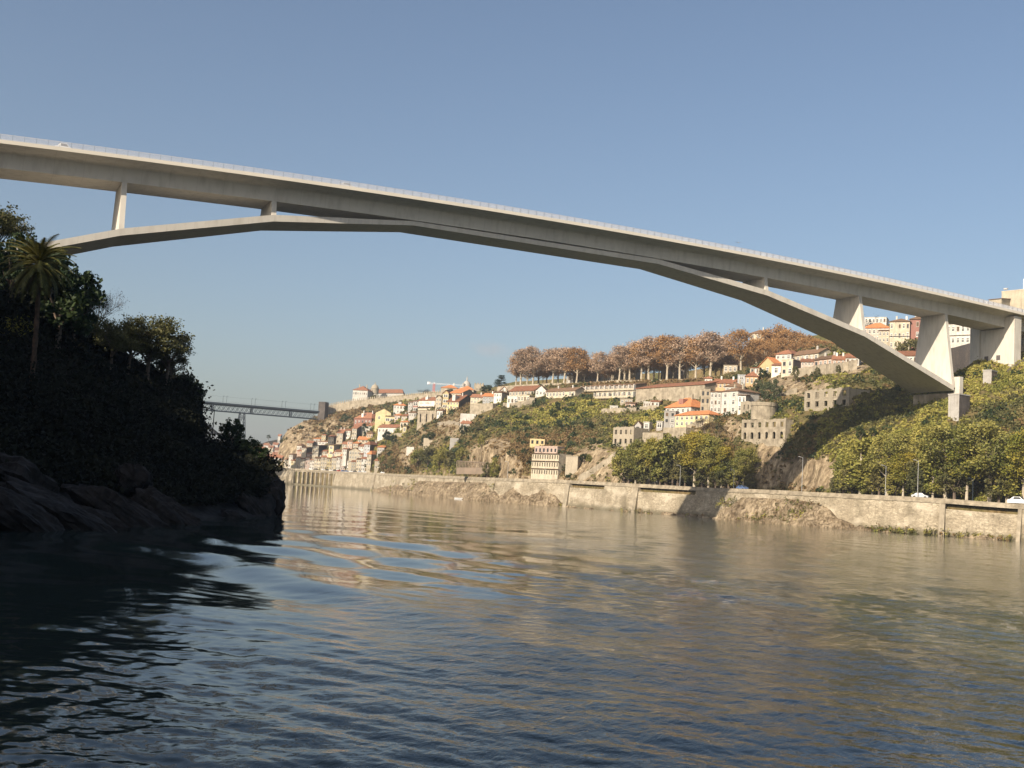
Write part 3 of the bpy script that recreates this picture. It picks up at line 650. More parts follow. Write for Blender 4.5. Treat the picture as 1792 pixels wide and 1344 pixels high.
for u in (341, 393, 443, 496, 546):
    s = s_at(u); mb = MB()
    for k in (-1.25, 1.25): mb.bar(bp(s+k, 0, .3), bp(s+k, 0, 5.6), .10); mb.bar(bp(s+k, 0, 5.3), bp(s+k+1.0, 0, 5.4), .07)
    mb.build('catenary_mast', M['iron'], ib)
mb = MB()
for h in (4.9, 1.3): mb.bar(bp(-10, 0, h), bp(Lb, 0, h), .035)
mb.build('overhead_wire', M['iron'], ib)

# ------------------------------------------------------------------ buildings
def win_mesh(kind):
    mb = MB()     # unit window in the x-z plane, facing -y, 1 wide 1 high, origin at centre
    if kind == 'open':
        mb.box(-.5, -.02, -.5, .5, .02, .5, 1)
    else:
        e = .1
        for a in ((-.5-e, -.5-e, .5+e, -.5), (-.5-e, .5, .5+e, .5+e), (-.5-e, -.5, -.5, .5), (.5, -.5, .5+e, .5)): mb.box(a[0], -.09, a[1], a[2], .02, a[3], 0)
        mb.box(-.5, -.03, -.5, .5, .01, .5, 1)
        if kind == 'sash': mb.box(-.04, -.05, -.5, .04, -.031, .5, 2); mb.box(-.5, -.05, .12, -.041, -.031, .18, 2); mb.box(.041, -.05, .12, .5, -.031, .18, 2)
    me = bpy.data.meshes.new('window'); me.from_pydata(mb.v, [], mb.f)
    for m in (M['stonetrim'] if kind != 'sash' else M['frame'], M['glass'], M['frame']): me.materials.append(m)
    me.polygons.foreach_set('material_index', mb.m); return me
WM = {k: win_mesh(k) for k in ('plain', 'sash', 'open')}
WM['shutter'] = WM['plain'].copy(); WM['shutter'].materials[1] = M['wood']
HOUSES = []
def depth_of(P): return float((np.asarray(P)-CAM)@FW)
def facade_plane(u0, u1, vb, rot, d=None, P=None, fwd=2.0):
    uc = (u0+u1)/2; wide = False
    if P is None:
        h = hit(uc, vb)
        if h is not None and (d is None or depth_of(h) < d+2): dh = depth_of(h)-fwd; P = at(uc, vb, dh); wide = u1-u0 > 27
        else: P = base_at(uc, vb, d)
    P = Vector(P); tc = Vector((CAM[0]-P.x, CAM[1]-P.y, 0)).normalized()
    n = Matrix.Rotation(R_(rot), 3, 'Z') @ tc
    if wide:    # long fronts follow the contour of the slope they stand on
        h0 = hit(u0+2, vb); h1 = hit(u1-2, vb)
        if h0 and h1:
            t = Vector((h1.x-h0.x, h1.y-h0.y, 0)).normalized(); m_ = Vector((t.y, -t.x, 0)); m_ = m_ if m_.dot(tc) > 0 else -m_
            a = math.degrees(math.atan2(tc.x*m_.y-tc.y*m_.x, tc.dot(m_))); a = max(-48, min(15, a))
            n = Matrix.Rotation(R_(a), 3, 'Z') @ tc
    def on(u, v):
        r = Vector(ray(u, v)); k = (P-Vector(CAM)).dot(n)/r.dot(n); return Vector(CAM)+r*k
    return P, n, on
HOUSES = []
def house(name, label, u0, u1, vt, vb, wall='white', roof='gable', rm='tile', rows=2, cols=3, depth=9, rot=-27, d=None, win='sash', rh=None, cat='house', group=None,
          chim=0, side=0, door=False, skirt=6, ww=None, band=None, dormer=False, sidewall=None, fn=None):
    """u0..u1, vt..vb: where the front stands in the photograph; it is set on the hill there at its real size"""
    fwd = depth*.42 if sidewall else 2.0; skirt = max(skirt, 5+fwd*.8)
    P, n, on = facade_plane(u0, u1, vb, rot, d, None, fwd)
    A = on(u0, vb); B = on(u1, vb); Tt = on((u0+u1)/2, vt); ztop = Tt.z; zb = min(A.z, B.z); zb0 = (A.z+B.z)/2
    A = Vector((A.x, A.y, 0)); B = Vector((B.x, B.y, 0)); Wd = (B-A).length; t = (B-A).normalized(); nn = Vector((t.y, -t.x, 0))
    if nn.dot(n) < 0: nn = -nn
    # local frame: x along the front, y into the house, z up; origin at the foot of the left corner
    o = thing(name, label, cat, (A.x, A.y, zb0), group, math.atan2(t.y, t.x))
    H = ztop-zb0; s = -1 if nn.dot(Vector((t.y, -t.x, 0))) < 0 else 1
    Y = lambda y: y*s
    wallm = M[wall]
    mb = MB()
    def bx(mb, x0, y0, z0, x1, y1, z1, m=0):
        a, b = sorted((Y(y0), Y(y1))); mb.box(x0, a, z0, x1, b, z1, m)
    bx(mb, 0, 0, -skirt, Wd, depth, H)
    ov = .45; hr = rh if rh is not None else min(depth, Wd)*.27
    if roof == 'front':   # gable faces the front: fill the gable
        mb.add([(0, Y(0), H), (Wd, Y(0), H), (Wd/2, Y(0), H+hr), (0, Y(depth), H), (Wd, Y(depth), H), (Wd/2, Y(depth), H+hr)], [(0, 1, 2), (3, 5, 4)])
    if roof == 'gable':
        mb.add([(0, Y(0), H), (0, Y(depth), H), (0, Y(depth/2), H+hr), (Wd, Y(0), H), (Wd, Y(depth), H), (Wd, Y(depth/2), H+hr)], [(0, 1, 2), (3, 5, 4)])
    if roof == 'shed':
        mb.add([(0, Y(0), H), (0, Y(depth), H), (0, Y(depth), H+hr), (Wd, Y(0), H), (Wd, Y(depth), H), (Wd, Y(depth), H+hr)], [(0, 1, 2), (3, 5, 4), (1, 4, 5, 2)])
    mats = [wallm]
    if sidewall:   # right end in its own material; dark house ends put shade into the colour
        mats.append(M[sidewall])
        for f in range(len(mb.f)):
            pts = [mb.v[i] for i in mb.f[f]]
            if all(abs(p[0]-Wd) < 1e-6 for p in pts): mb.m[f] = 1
    mb.build('wall', mats, o)
    if roof not in ('flat', 'none'):
        rb = MB(); th = .22; x0, x1, ya, yb = -ov, Wd+ov, -ov, depth+ov
        e = H-.0; k = hr/(depth/2 if roof in ('gable', 'hip') else (Wd/2 if roof == 'front' else depth))
        if roof == 'gable':
            lo = e-k*ov+.05; hi = e+hr+.05; ym = depth/2
            for dz in (0,):
                rb.add([(x0, Y(ya), lo), (x1, Y(ya), lo), (x1, Y(ym), hi), (x0, Y(ym), hi), (x0, Y(yb), lo), (x1, Y(yb), lo),
                        (x0, Y(ya), lo+th), (x1, Y(ya), lo+th), (x1, Y(ym), hi+th), (x0, Y(ym), hi+th), (x0, Y(yb), lo+th), (x1, Y(yb), lo+th)],
                       [(0, 1, 2, 3), (3, 2, 5, 4), (6, 7, 8, 9), (9, 8, 11, 10), (0, 1, 7, 6), (4, 5, 11, 10), (0, 3, 9, 6), (3, 4, 10, 9), (1, 2, 8, 7), (2, 5, 11, 8)])
        elif roof == 'front':
            lo = e-k*ov+.05; hi = e+hr+.05; xm = Wd/2
            rb.add([(x0, Y(ya), lo), (x0, Y(yb), lo), (xm, Y(yb), hi), (xm, Y(ya), hi), (x1, Y(ya), lo), (x1, Y(yb), lo),
                    (x0, Y(ya), lo+th), (x0, Y(yb), lo+th), (xm, Y(yb), hi+th), (xm, Y(ya), hi+th), (x1, Y(ya), lo+th), (x1, Y(yb), lo+th)],
                   [(0, 1, 2, 3), (3, 2, 5, 4), (6, 7, 8, 9), (9, 8, 11, 10), (0, 3, 9, 6), (3, 4, 10, 9), (1, 2, 8, 7), (2, 5, 11, 8), (0, 1, 7, 6), (4, 5, 11, 10)])
        elif roof == 'shed':
            lo = e+.05; hi = e+hr+.05
            rb.add([(x0, Y(ya), lo), (x1, Y(ya), lo), (x1, Y(yb), hi), (x0, Y(yb), hi), (x0, Y(ya), lo+th), (x1, Y(ya), lo+th), (x1, Y(yb), hi+th), (x0, Y(yb), hi+th)],
                   [(0, 1, 2, 3), (4, 5, 6, 7), (0, 1, 5, 4), (1, 2, 6, 5), (2, 3, 7, 6), (3, 0, 4, 7)])
        else:
            q = min(depth, Wd)/2; hi = e+hr+.1; lo = e+.02
            if Wd >= depth: r1, r2 = (q, Y(depth/2), hi), (Wd-q, Y(depth/2), hi)
            else: r1, r2 = (Wd/2, Y(q), hi), (Wd/2, Y(depth-q), hi)
            c = [(x0, Y(ya), lo), (x1, Y(ya), lo), (x1, Y(yb), lo), (x0, Y(yb), lo)]; c2 = [(a, b, z+.18) for a, b, z in c]
            rb.add(c+c2+[r1, r2], [(3, 2, 1, 0), (0, 1, 5, 4), (1, 2, 6, 5), (2, 3, 7, 6), (3, 0, 4, 7)]+([(4, 5, 9, 8), (5, 6, 9), (6, 7, 8, 9), (7, 4, 8)] if Wd >= depth else [(4, 5, 8), (5, 6, 9, 8), (6, 7, 9), (7, 4, 8, 9)]))
        ro = rb.build('roof', M[rm], o)
        if chim == 0 and roof in ('gable', 'hip') and Wd > 4 and random.random() < .6: chim = random.choice((1, 1, 2))
        for c in range(chim):
            cb = MB(); cx = Wd*(.25+.5*c/max(1, chim-1)) if chim > 1 else Wd*.7; bx(cb, cx-.35, depth*.4, H, cx+.35, depth*.4+.6, H+hr+1.3); cb.build('chimney', M['white' if wall != 'white' else 'beige'], ro)
        if dormer:
            db = MB(); bx(db, Wd*.35, .9, H-.1, Wd*.35+2.2, depth/2, H+hr*.6+1.0); db.build('dormer', M['white'], ro)
    else:
        rb = MB(); bx(rb, -.12, -.12, H-.0, Wd+.12, .25, H+.35); bx(rb, -.12, depth-.25, H, Wd+.12, depth+.12, H+.35); bx(rb, -.12, .25, H, .25, depth-.25, H+.35); bx(rb, Wd-.25, .25, H, Wd+.12, depth-.25, H+.35)
        if roof == 'flat': rb.build('parapet', M[wall], o)
    if rows and cols:
        sx = Wd/cols; sz = H/rows; wx = ww or min(1.25, sx*.45); wh = min(1.9, sz*.52)
        for r in range(rows):
            for c in range(cols):
                if random.random() < .07 and rows*cols > 3: continue
                wo = bpy.data.objects.new('window', WM[win if random.random() < .8 or win != 'sash' else random.choice(('plain', 'shutter'))]); col.objects.link(wo); wo.parent = o
                gl = door and r == 0 and c == cols//2
                if gl: wo.name = 'door'
                hh = wh*(1.45 if gl else random.uniform(.85, 1.12))
                wo.location = (sx*(c+.5), Y(-.012), sz*(r+.52)-(wh*.2 if gl else 0)); wo.scale = (wx, s, hh)
    if side:
        for c in range(side):
            wo = bpy.data.objects.new('window', WM[win]); col.objects.link(wo); wo.parent = o
            wo.rotation_euler = (0, 0, R_(90)*s); wo.location = (Wd+.012, Y(depth*(c+.5)/side), H*.65); wo.scale = (.9, 1, 1.3)
    if band:
        b2 = MB(); bx(b2, -.1, -.5 if band == 'balcony' else -.1, H*.48, Wd+.1, -.003, H*.48+.22); b2.build('balcony' if band == 'balcony' else 'string_course', M['stonetrim'], o)
    HOUSES.append((P, Wd, depth)); o['_w'] = Wd
    if '_w' in o: del o['_w']
    if fn: fn(o, Wd, depth, H, bx)
    return o
def ruin(name, label, u0, u1, vt, vb, rows, cols, wall='oldstone', arch=False, rot=-12, d=None, depth=8, jag=.8, ww=.42, wh=.5, frames=None, cat='ruin', skirt=3, slabs=None, floors=False, roofm=None):
    P, n, on = facade_plane(u0, u1, vb, rot, d); A = on(u0, vb); B = on(u1, vb); ztop = on((u0+u1)/2, vt).z; zb0 = (A.z+B.z)/2
    A = Vector((A.x, A.y, 0)); B = Vector((B.x, B.y, 0)); Wd = (B-A).length; t = (B-A).normalized(); nn = Vector((t.y, -t.x, 0))
    if nn.dot(n) < 0: nn = -nn
    s = 1 if nn.dot(Vector((t.y, -t.x, 0))) > 0 else -1
    o = thing(name, label, cat, (A.x, A.y, zb0), None, math.atan2(t.y, t.x)); H = ztop-zb0; Y = lambda y: y*s; th = .5
    def bx(mb, x0, y0, z0, x1, y1, z1, m=0):
        a, b = sorted((Y(y0), Y(y1))); mb.box(x0, a, z0, x1, b, z1, m)
    mb = MB(); bx(mb, 0, 0, -skirt, Wd, th, 0.0); sx = Wd/cols; sz = H/rows
    for r in range(rows):
        z0 = sz*r; a, b = z0+sz*(1-wh)/2, z0+sz*(1+wh)/2
        if arch and r == 0: a = z0; b = z0+sz*.74
        bx(mb, 0, 0, z0, Wd, th, a) if a > z0 else None
        bx(mb, 0, 0, b, Wd, th, z0+sz)
        for c in range(cols+1):
            x0 = max(0, sx*c-sx*(1-ww)/2); x1 = min(Wd, sx*c+sx*(1-ww)/2); bx(mb, x0, 0, a, x1, th, b)
        if arch and r == 0:   # round heads: fill the corners of each opening
            for c in range(cols):
                cx = sx*(c+.5); rr = sx*ww/2
                for sg in (-1, 1):
                    pts = [(cx+sg*rr*math.cos(q), b-rr+rr*math.sin(q)) for q in np.linspace(0, math.pi/2, 6)]+[(cx+sg*rr, b)]
                    vs = [(x, Y(.002), z) for x, z in pts]+[(x, Y(th-.002), z) for x, z in pts]; k = len(pts)
                    mb.add(vs, [tuple(range(k)), tuple(range(2*k-1, k-1, -1))]+[(i, (i+1) % k, k+(i+1) % k, k+i) for i in range(k)])
    x = 0
    while x < Wd-.3 and jag > 0:
        w_ = min(Wd-x, random.uniform(.6, 1.8)); bx(mb, x, .01, H-.01, x+w_, th-.01, H+random.random()*jag); x += w_
    mb.build('front_wall', M[wall], o)
    mb = MB(); bx(mb, 0, th+.003, -skirt, .5, depth, H); bx(mb, Wd-.5, th+.003, -skirt, Wd, depth, H*1.0); bx(mb, .503, depth-.5, -skirt, Wd-.503, depth, H*.97); mb.build('side_wall', M[wall], o)
    if slabs:
        mb = MB()
        for r in range(1, rows+1): bx(mb, -.25, -.55, sz*r-.28, Wd+.25, -.003, sz*r-.02)
        mb.build('floor_edge', M[slabs], o)
    if floors:
        mb = MB()
        for r in range(1, rows+1): bx(mb, .51, th+.01, sz*r-.3, Wd-.51, depth-.51, sz*r-.1)
        mb.build('floor', M['beige'], o)
    if frames:
        for r in range(1 if arch else 0, rows):
            for c in range(cols):
                wo = bpy.data.objects.new('window_surround', FRM); col.objects.link(wo); wo.parent = o; wo.location = (sx*(c+.5), Y(-.01), sz*(r+.5)); wo.scale = (sx*ww, s, sz*wh)
    HOUSES.append((P, Wd, depth)); return o
mb = MB(); e = .12
for a in ((-.5-e, -.5-e, .5+e, -.5), (-.5-e, .5, .5+e, .5+e), (-.5-e, -.5, -.5, .5), (.5, -.5, .5+e, .5)): mb.box(a[0], -.1, a[1], a[2], -.001, a[3], 0)
FRM = bpy.data.meshes.new('window_surround'); FRM.from_pydata(mb.v, [], mb.f); FRM.materials.append(M['beige'])
H_ = house
# --- quay front and the rows stepping up behind it (old town, left)
G1 = 'houses along the quay and stepping up behind it'
H_('quay_house', 'long white quay house with a red roof, leftmost above the embankment', 473, 491.5, 801, 818, 'white', 'gable', 'tile', 2, 6, 10, d=850, sidewall='grey', group=G1)
H_('quay_house', 'narrow cream house right of the long white quay house', 496.5, 503.5, 804, 817, 'cream', 'gable', 'tile', 3, 2, 10, d=850, group=G1)
H_('quay_house', 'tall narrow white house like a tower on the quay', 504, 511, 795.5, 818, 'white', 'gable', 'oldtile', 4, 2, 12, d=850, group=G1)
H_('quay_house', 'low yellow-cream house squeezed right of the narrow white tower house', 508.5, 516, 806, 819, 'paleyellow', 'gable', 'tile', 2, 2, 8, d=846, group=G1)
H_('quay_house', 'beige house with a brown roof in front of the cliff foot', 516.5, 525.5, 801, 819, 'beige', 'gable', 'oldtile', 3, 3, 10, d=842, group=G1)
H_('town_house', 'reddish house with tiled front tucked against the cliff foot', 519, 526.5, 789, 803, 'salmon', 'gable', 'tile', 2, 2, 9, d=858, group=G1)
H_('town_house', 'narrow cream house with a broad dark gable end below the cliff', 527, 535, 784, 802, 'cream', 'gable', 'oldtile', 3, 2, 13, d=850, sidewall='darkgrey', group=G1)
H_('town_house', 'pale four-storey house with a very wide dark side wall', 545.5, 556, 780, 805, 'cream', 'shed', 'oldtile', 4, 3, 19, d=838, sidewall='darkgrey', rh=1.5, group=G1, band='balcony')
H_('town_house', 'slim pale yellow house with one tall window column above the quay rows', 574.5, 583, 779, 797, 'paleyellow', 'gable', 'oldtile', 2, 1, 20, d=826, sidewall='grey', ww=2.0, group=G1)
H_('town_house', 'small yellow house with red roof highest beside the cliff', 562, 569.5, 761.5, 772, 'paleyellow', 'hip', 'tile', 2, 2, 8, d=862, sidewall='brown', group=G1)
H_('town_house', 'small white-fronted house next to the highest yellow one', 573.5, 583.5, 764.5, 777.5, 'cream', 'gable', 'tile', 2, 3, 8, d=850, sidewall='brown', group=G1)
H_('town_house', 'tall beige house with paired dark windows and red-brown roof', 588, 598.8, 757.5, 776, 'cream', 'gable', 'tile', 3, 2, 10, d=846, sidewall='brown', group=G1, rh=3)
H_('town_house', 'low white wall-like house below the small yellow one', 557, 573.5, 773, 778.5, 'white', 'shed', 'tile', 1, 3, 6, d=842, group=G1, rh=.8)
H_('town_house', 'bright white narrow house between trees in mid slope', 604.5, 612.5, 753.5, 766, 'white', 'gable', 'tile', 2, 2, 8, group=G1)
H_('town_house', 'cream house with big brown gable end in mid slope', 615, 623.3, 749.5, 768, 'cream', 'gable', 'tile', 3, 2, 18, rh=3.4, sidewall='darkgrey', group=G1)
H_('town_house', 'red house with white dormer and white windows below the fortress wall', 619, 649.5, 732.5, 744.5, 'red', 'hip', 'tile', 1, 5, 12, rot=-12, rh=5, dormer=True, group=G1, d=858)
H_('town_house', 'white house spreading below the red one', 620, 652, 745, 757, 'white', 'gable', 'tile', 2, 5, 8, rot=-10, group=G1, d=846)
H_('town_house', 'cream annex standing right of the brown gable end', 634, 641, 757, 769, 'cream', 'flat', 'tile', 2, 1, 6, group=G1)
H_('town_house', 'low house with an orange roof under the cream annex', 626, 650, 769.5, 775, 'cream', 'gable', 'newtile', 1, 4, 8, rot=-12, group=G1)
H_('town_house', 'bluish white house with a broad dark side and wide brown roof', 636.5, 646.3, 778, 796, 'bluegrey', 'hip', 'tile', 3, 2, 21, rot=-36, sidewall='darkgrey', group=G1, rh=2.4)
H_('town_house', 'white double-gabled tall house in the lower rows', 609.5, 628.5, 789, 812, 'cream', 'front', 'oldtile', 3, 4, 9, group=G1, rot=-20)
H_('town_house', 'house with rust-orange roof beside the double-gabled one', 596, 608.5, 798, 803, 'beige', 'shed', 'newtile', 1, 2, 8, rh=3.2, group=G1, rot=-20)
H_('town_house', 'grey-sided house with a brown roof in the middle rows', 584.5, 597, 790.5, 803, 'cream', 'gable', 'tile', 2, 3, 10, sidewall='darkgrey', group=G1)
H_('town_house', 'dark-sided house with orange roof at the right end of the rows', 641, 648.5, 795, 816, 'cream', 'hip', 'newtile', 3, 2, 24, rot=-40, sidewall='brown', group=G1, rh=2.5)
ql = [(525.5, 533, 803, 'cream'), (533.5, 541, 801, 'pink'), (541.5, 549, 805, 'white'), (549.5, 560, 802, 'cream'), (560.5, 571, 800, 'beige'), (571.5, 579, 803, 'paleyellow'), (579.5, 587, 801, 'cream'), (587.5, 594.5, 800, 'white'),
      (595, 606, 803, 'pink'), (606.5, 613, 806, 'white'), (613.5, 622, 808, 'beige'), (622.5, 630.5, 804, 'cream'), (631, 641, 802.5, 'white')]
ords = 'second third fourth fifth sixth seventh eighth ninth tenth eleventh twelfth thirteenth fourteenth'.split()
cn = dict(cream='cream', pink='pinkish', white='white', beige='beige', paleyellow='pale yellow')
for k, (a, b, vt, wl) in enumerate(ql):
    H_('quay_house', '%s three-storey quay house, %s from the left in the waterfront row' % (cn[wl], ords[k]), a, b, vt, 819.5+(k*.45), wl, 'gable', ['tile', 'oldtile'][k % 2], 3, 3 if b-a > 8.5 else 2, 8, rot=-16, group='waterfront row of quay houses', d=None, band='balcony' if k % 3 == 0 else None)
q2 = [(556, 563.5, 791, 'beige'), (564, 571.5, 789.5, 'cream'), (572, 580, 793, 'white'), (580.5, 590, 793.5, 'grey'), (536, 544.5, 794, 'pink'), (628, 635, 795, 'cream'), (599, 606, 786, 'white')]
for k, (a, b, vt, wl) in enumerate(q2):
    H_('town_house', ['beige house with small windows', 'cream house with two balconies', 'white house', 'grey plastered house', 'pinkish narrow house', 'cream narrow house', 'small white house'][k]+' in the second row, '+['below the wide dark side wall', 'left of the slim pale yellow house', 'under the slim pale yellow house', 'between slim yellow house and rust roof', 'under the broad dark gable end', 'right of the double-gabled house', 'above the rust-orange roof'][k],
       a, b, vt, vt+13, wl, 'gable', 'tile', 2, 2, 8, rot=-20, d=840-k*2 if k < 5 else 770, group=G1)
ex = [(598, 606, 777, 790, 'cream', 'cream house filling the gap above the rust-orange roof'), (607, 616, 772.5, 785, 'salmon', 'salmon house in the gap left of the garden tree'), (617, 626, 776, 789, 'beige', 'beige house right below the garden tree'), (627, 636, 781, 793, 'white', 'white house left of the bluish white one'),
      (641, 652, 758.5, 767, 'orange', 'small orange house right of the cream annex'), (548, 560, 768, 777, 'grey', 'grey low house left of the highest yellow one'), (536, 546, 775, 787, 'beige', 'beige house at the cliff foot, left of the four-storey one'), (519, 527, 780, 790, 'white', 'white hut-like house on the lower cliff'),
      (690, 700, 727, 736, 'pink', 'pinkish small house right of the yellow annex'), (702, 712, 728, 738, 'beige', 'beige walled house under the white orange-roofed one'), (715, 728, 722.5, 731, 'white', 'white low house left of the masonry arch'), (700, 716, 739, 747, 'cream', 'cream low house under the beige walled one'),
      (806, 822, 741, 749, 'cream', 'cream foundation house under the pale concrete wall'), (764, 774, 719, 729, 'white', 'white ground floor house right of the masonry arch'), (660, 672, 783, 792, 'grey', 'grey shed house right of the bluish white one'), (655, 664, 806, 820, 'beige', 'beige quay-end house under the trees')]
for k, (a, b, vt, vb, wl, lb) in enumerate(ex): H_('town_house', lb, a, b, vt, vb, wl, ['gable', 'hip', 'shed'][k % 3], ['tile', 'oldtile', 'newtile'][k % 3], 2 if vb-vt > 10 else 1, 2 if b-a < 11 else 3, 8, rot=[-20, -34][k % 2], rh=1.6, sidewall=['darkgrey', 'grey', None][k % 3], group=G1 if a < 660 else None)
# --- slope below the fortress wall
H_('yellow_house', 'big plain yellow gabled house on the slope under the fortress wall', 656, 683, 722, 741, 'paleyellow', 'front', 'oldtile', 1, 2, 10, rot=-8, rh=3.0, d=842)
H_('yellow_annex', 'lower pale yellow annex at the right of the big yellow house', 674, 690, 729, 740.5, 'paleyellow', 'shed', 'oldtile', 1, 2, 6, rot=-8, rh=.8, d=832, ww=2.5, cat='annex')
H_('row_house', 'long low white house with a red roof and arched windows in mid slope', 661, 699, 748, 759, 'white', 'gable', 'tile', 1, 6, 9, rot=-14, rh=2.2)
H_('garden_house', 'small yellow house end among trees right of the long white house', 704, 711, 746, 757, 'paleyellow', 'shed', 'oldtile', 1, 1, 6, rh=.6)
H_('town_house', 'white house with an orange roof just below the fortress wall', 688, 709, 709.5, 724, 'white', 'hip', 'newtile', 2, 4, 9, rot=-14, rh=2.6, d=822, dormer=True)
H_('town_house', 'narrow grey-white house left of the red tiled one', 713.5, 721.5, 704, 720, 'grey', 'gable', 'oldtile', 3, 2, 8, d=815)
H_('town_house', 'narrow house faced in red tiles with two pale signs', 722.5, 730, 702, 721, 'red', 'gable', 'oldtile', 2, 1, 9, d=810, ww=2.6)
def sign_(o, Wd, dp, H, bx):
    mb = MB(); bx(mb, .6, -.16, H*.42, Wd-.6, -.03, H*.96); g = mb.build('signboard', M['white'], o)
    mb = MB(); x = Wd*.1
    for wlen in (5, 7):     # weathered painted lettering, illegible at this distance
        for k in range(wlen*2):
            h = H*random.choice((.1, .14, .18)); bx(mb, x, -.19, H*.66, x+random.choice((.12, .2)), -.165, H*.66+h); x += .42
        x += 1.2
    mb.build('lettering', M['darkgrey'], g)
    mb = MB(); bx(mb, -.2, -1.1, H*.30, Wd+.2, -.01, H*.34); bx(mb, -.2, -1.1, -.2, Wd+.2, -.01, 0); mb.build('balcony', M['wood'], o)
H_('signed_building', 'wide white building with faded painted lettering on its front above the arch', 731, 761, 701, 718, 'cream', 'gable', 'tile', 1, 5, 10, rot=-12, rh=2.6, d=795, dormer=True, fn=sign_, cat='building', win='plain')
H_('town_house', 'ornate cream house at the right end of the lettered building', 761.5, 771.5, 696, 717, 'cream', 'front', 'oldtile', 3, 2, 9, rot=-12, d=792, rh=1.5)
ar = ruin('arched_viaduct', 'tall masonry retaining arch under the building with the lettering', 730, 762, 718.6, 739, 1, 3, 'oldstone', True, -12, 783, 4, 0, .22, .5, cat='retaining arch', skirt=9)
H_('town_house', 'tall yellow house with a dark right side', 773.5, 783.5, 688, 716, 'yellow', 'front', 'tile', 3, 1, 14, rot=-16, d=772, rh=1.6, sidewall='darkgrey', ww=2.6)
H_('town_house', 'yellow fronted house below the big dark gable end', 781.5, 802, 703, 716.5, 'yellow', 'gable', 'tile', 2, 4, 19, rot=-33, d=755, rh=5, sidewall='darkgrey', dormer=True)
H_('town_house', 'grey-sided house with orange roof behind the big dark gable', 785, 806, 688, 703, 'cream', 'gable', 'newtile', 2, 4, 17, rot=-36, d=790, rh=3.2, sidewall='grey')
H_('town_house', 'long orange-roofed building on the skyline near the crane', 771, 800, 679, 690, 'beige', 'hip', 'newtile', 1, 5, 12, rot=-10, d=850, rh=3)
H_('town_house', 'orange-roofed building on the skyline below the tiled dome', 802, 828, 682, 694, 'cream', 'hip', 'newtile', 1, 5, 12, rot=-10, d=845, rh=3)
H_('town_house', 'cream house with small windows right of the big dark gable', 823, 844, 695, 706, 'cream', 'gable', 'tile', 2, 4, 9, rot=-18, rh=2, d=738)
H_('town_house', 'pale blue-white house with terrace in mid ridge', 844.5, 863, 693.5, 705.5, 'bluegrey', 'gable', 'newtile', 2, 4, 9, rot=-18, rh=2, d=730)
H_('town_house', 'white cube-like house with a grey right side on the ridge', 863.5, 877, 687.5, 704, 'white', 'hip', 'oldtile', 2, 3, 15, rot=-36, rh=1.4, d=716, sidewall='grey')
H_('ridge_house', 'long cream house with orange-red roof below the plane trees', 891, 934, 684, 693, 'cream', 'gable', 'tile', 1, 8, 9, rot=-14, rh=3, d=672)
H_('ridge_house', 'white gable-fronted house at the left end of the long cream one', 872, 891, 686, 694, 'white', 'front', 'tile', 1, 2, 9, rot=-14, rh=3, d=680)
H_('ridge_house', 'white box house propped on piers at the slope edge', 887, 905, 694, 709, 'white', 'flat', 'tile', 1, 3, 9, rot=-14, d=655)
H_('ridge_house', 'cream terrace house right of the propped white box', 905.5, 926, 692, 704, 'cream', 'flat', 'tile', 1, 4, 8, rot=-14, d=650)
H_('ridge_house', 'plain beige block of wall at the slope edge', 926.5, 935, 697, 705, 'beige', 'flat', 'tile', 0, 0, 6, rot=-14, d=645)
H_('ridge_house', 'white gabled house with weathered roof beneath the terrace wall', 937, 955, 683, 693, 'white', 'front', 'oldtile', 1, 3, 9, rot=-12, rh=2.5, d=640)
H_('ridge_house', 'long cream low house with brown roof left of the balcony terrace', 955.5, 1006, 684.5, 695, 'cream', 'gable', 'oldtile', 1, 9, 8, rot=-10, rh=2, d=632)
# --- long terraces with white balconies
def bal(o, Wd, dp, H, bx):
    n = int(Wd/3.2); mb = MB()
    for k in range(n+1): bx(mb, k*Wd/n-.18, -1.5, 0, k*Wd/n+.18, -.01, H)
    mb.build('balcony_wall', M['white'], o)
    mb = MB(); bx(mb, 0, -1.6, H*.0, Wd, -1.45, H*.34); mb.build('balcony_front', M['cream'], o)
H_('terrace_house', 'long row with white balcony bays under a brown roof, upper tier', 1020, 1112, 675, 684.5, 'brown', 'shed', 'oldtile', 1, 22, 8, rot=-8, rh=1.6, d=600, fn=bal, cat='terrace')
H_('terrace_house', 'lower tier of white balcony bays beneath the long brown-roofed row', 1043, 1111, 686.5, 697, 'cream', 'flat', 'oldtile', 1, 14, 6, rot=-8, d=592, fn=bal, cat='terrace')
H_('long_warehouse', 'very long red-roofed building above a tall stone retaining wall', 1112, 1232, 677, 699, 'oldstone', 'shed', 'tile', 0, 0, 12, rot=-4, rh=3.2, d=575, cat='warehouse')
def add_wall(name, label, pts, H_drop, m='oldstone', th=.8, cat='wall'):
    W = []
    for u, v, d in pts:
        q = Vector(at(u, v, d)); b = Vector((q.x-CAM[0], q.y-CAM[1], 0)).normalized()*th; W.append([(q.x, q.y, q.z-H_drop), tuple(q), tuple(q+b), (q.x+b.x, q.y+b.y, q.z-H_drop)])
    mb = MB(); mb.grid(W); n = len(W); k = len(W[0]); mb.add([W[0][i] for i in range(4)]+[W[-1][i] for i in range(4)], [(0, 1, 2, 3), (7, 6, 5, 4)])
    return mb.build(name, M[m], label=label, cat=cat)
add_wall('terrace_wall', 'long low stone wall carrying the row of plane trees', [(870, 677, 640), (900, 674, 634), (954, 671, 622), (1021, 669.5, 596), (1080, 665, 578), (1163, 664.5, 556), (1218, 662.5, 545), (1300, 655.5, 532), (1325, 652, 528)], 5, 'oldstone')
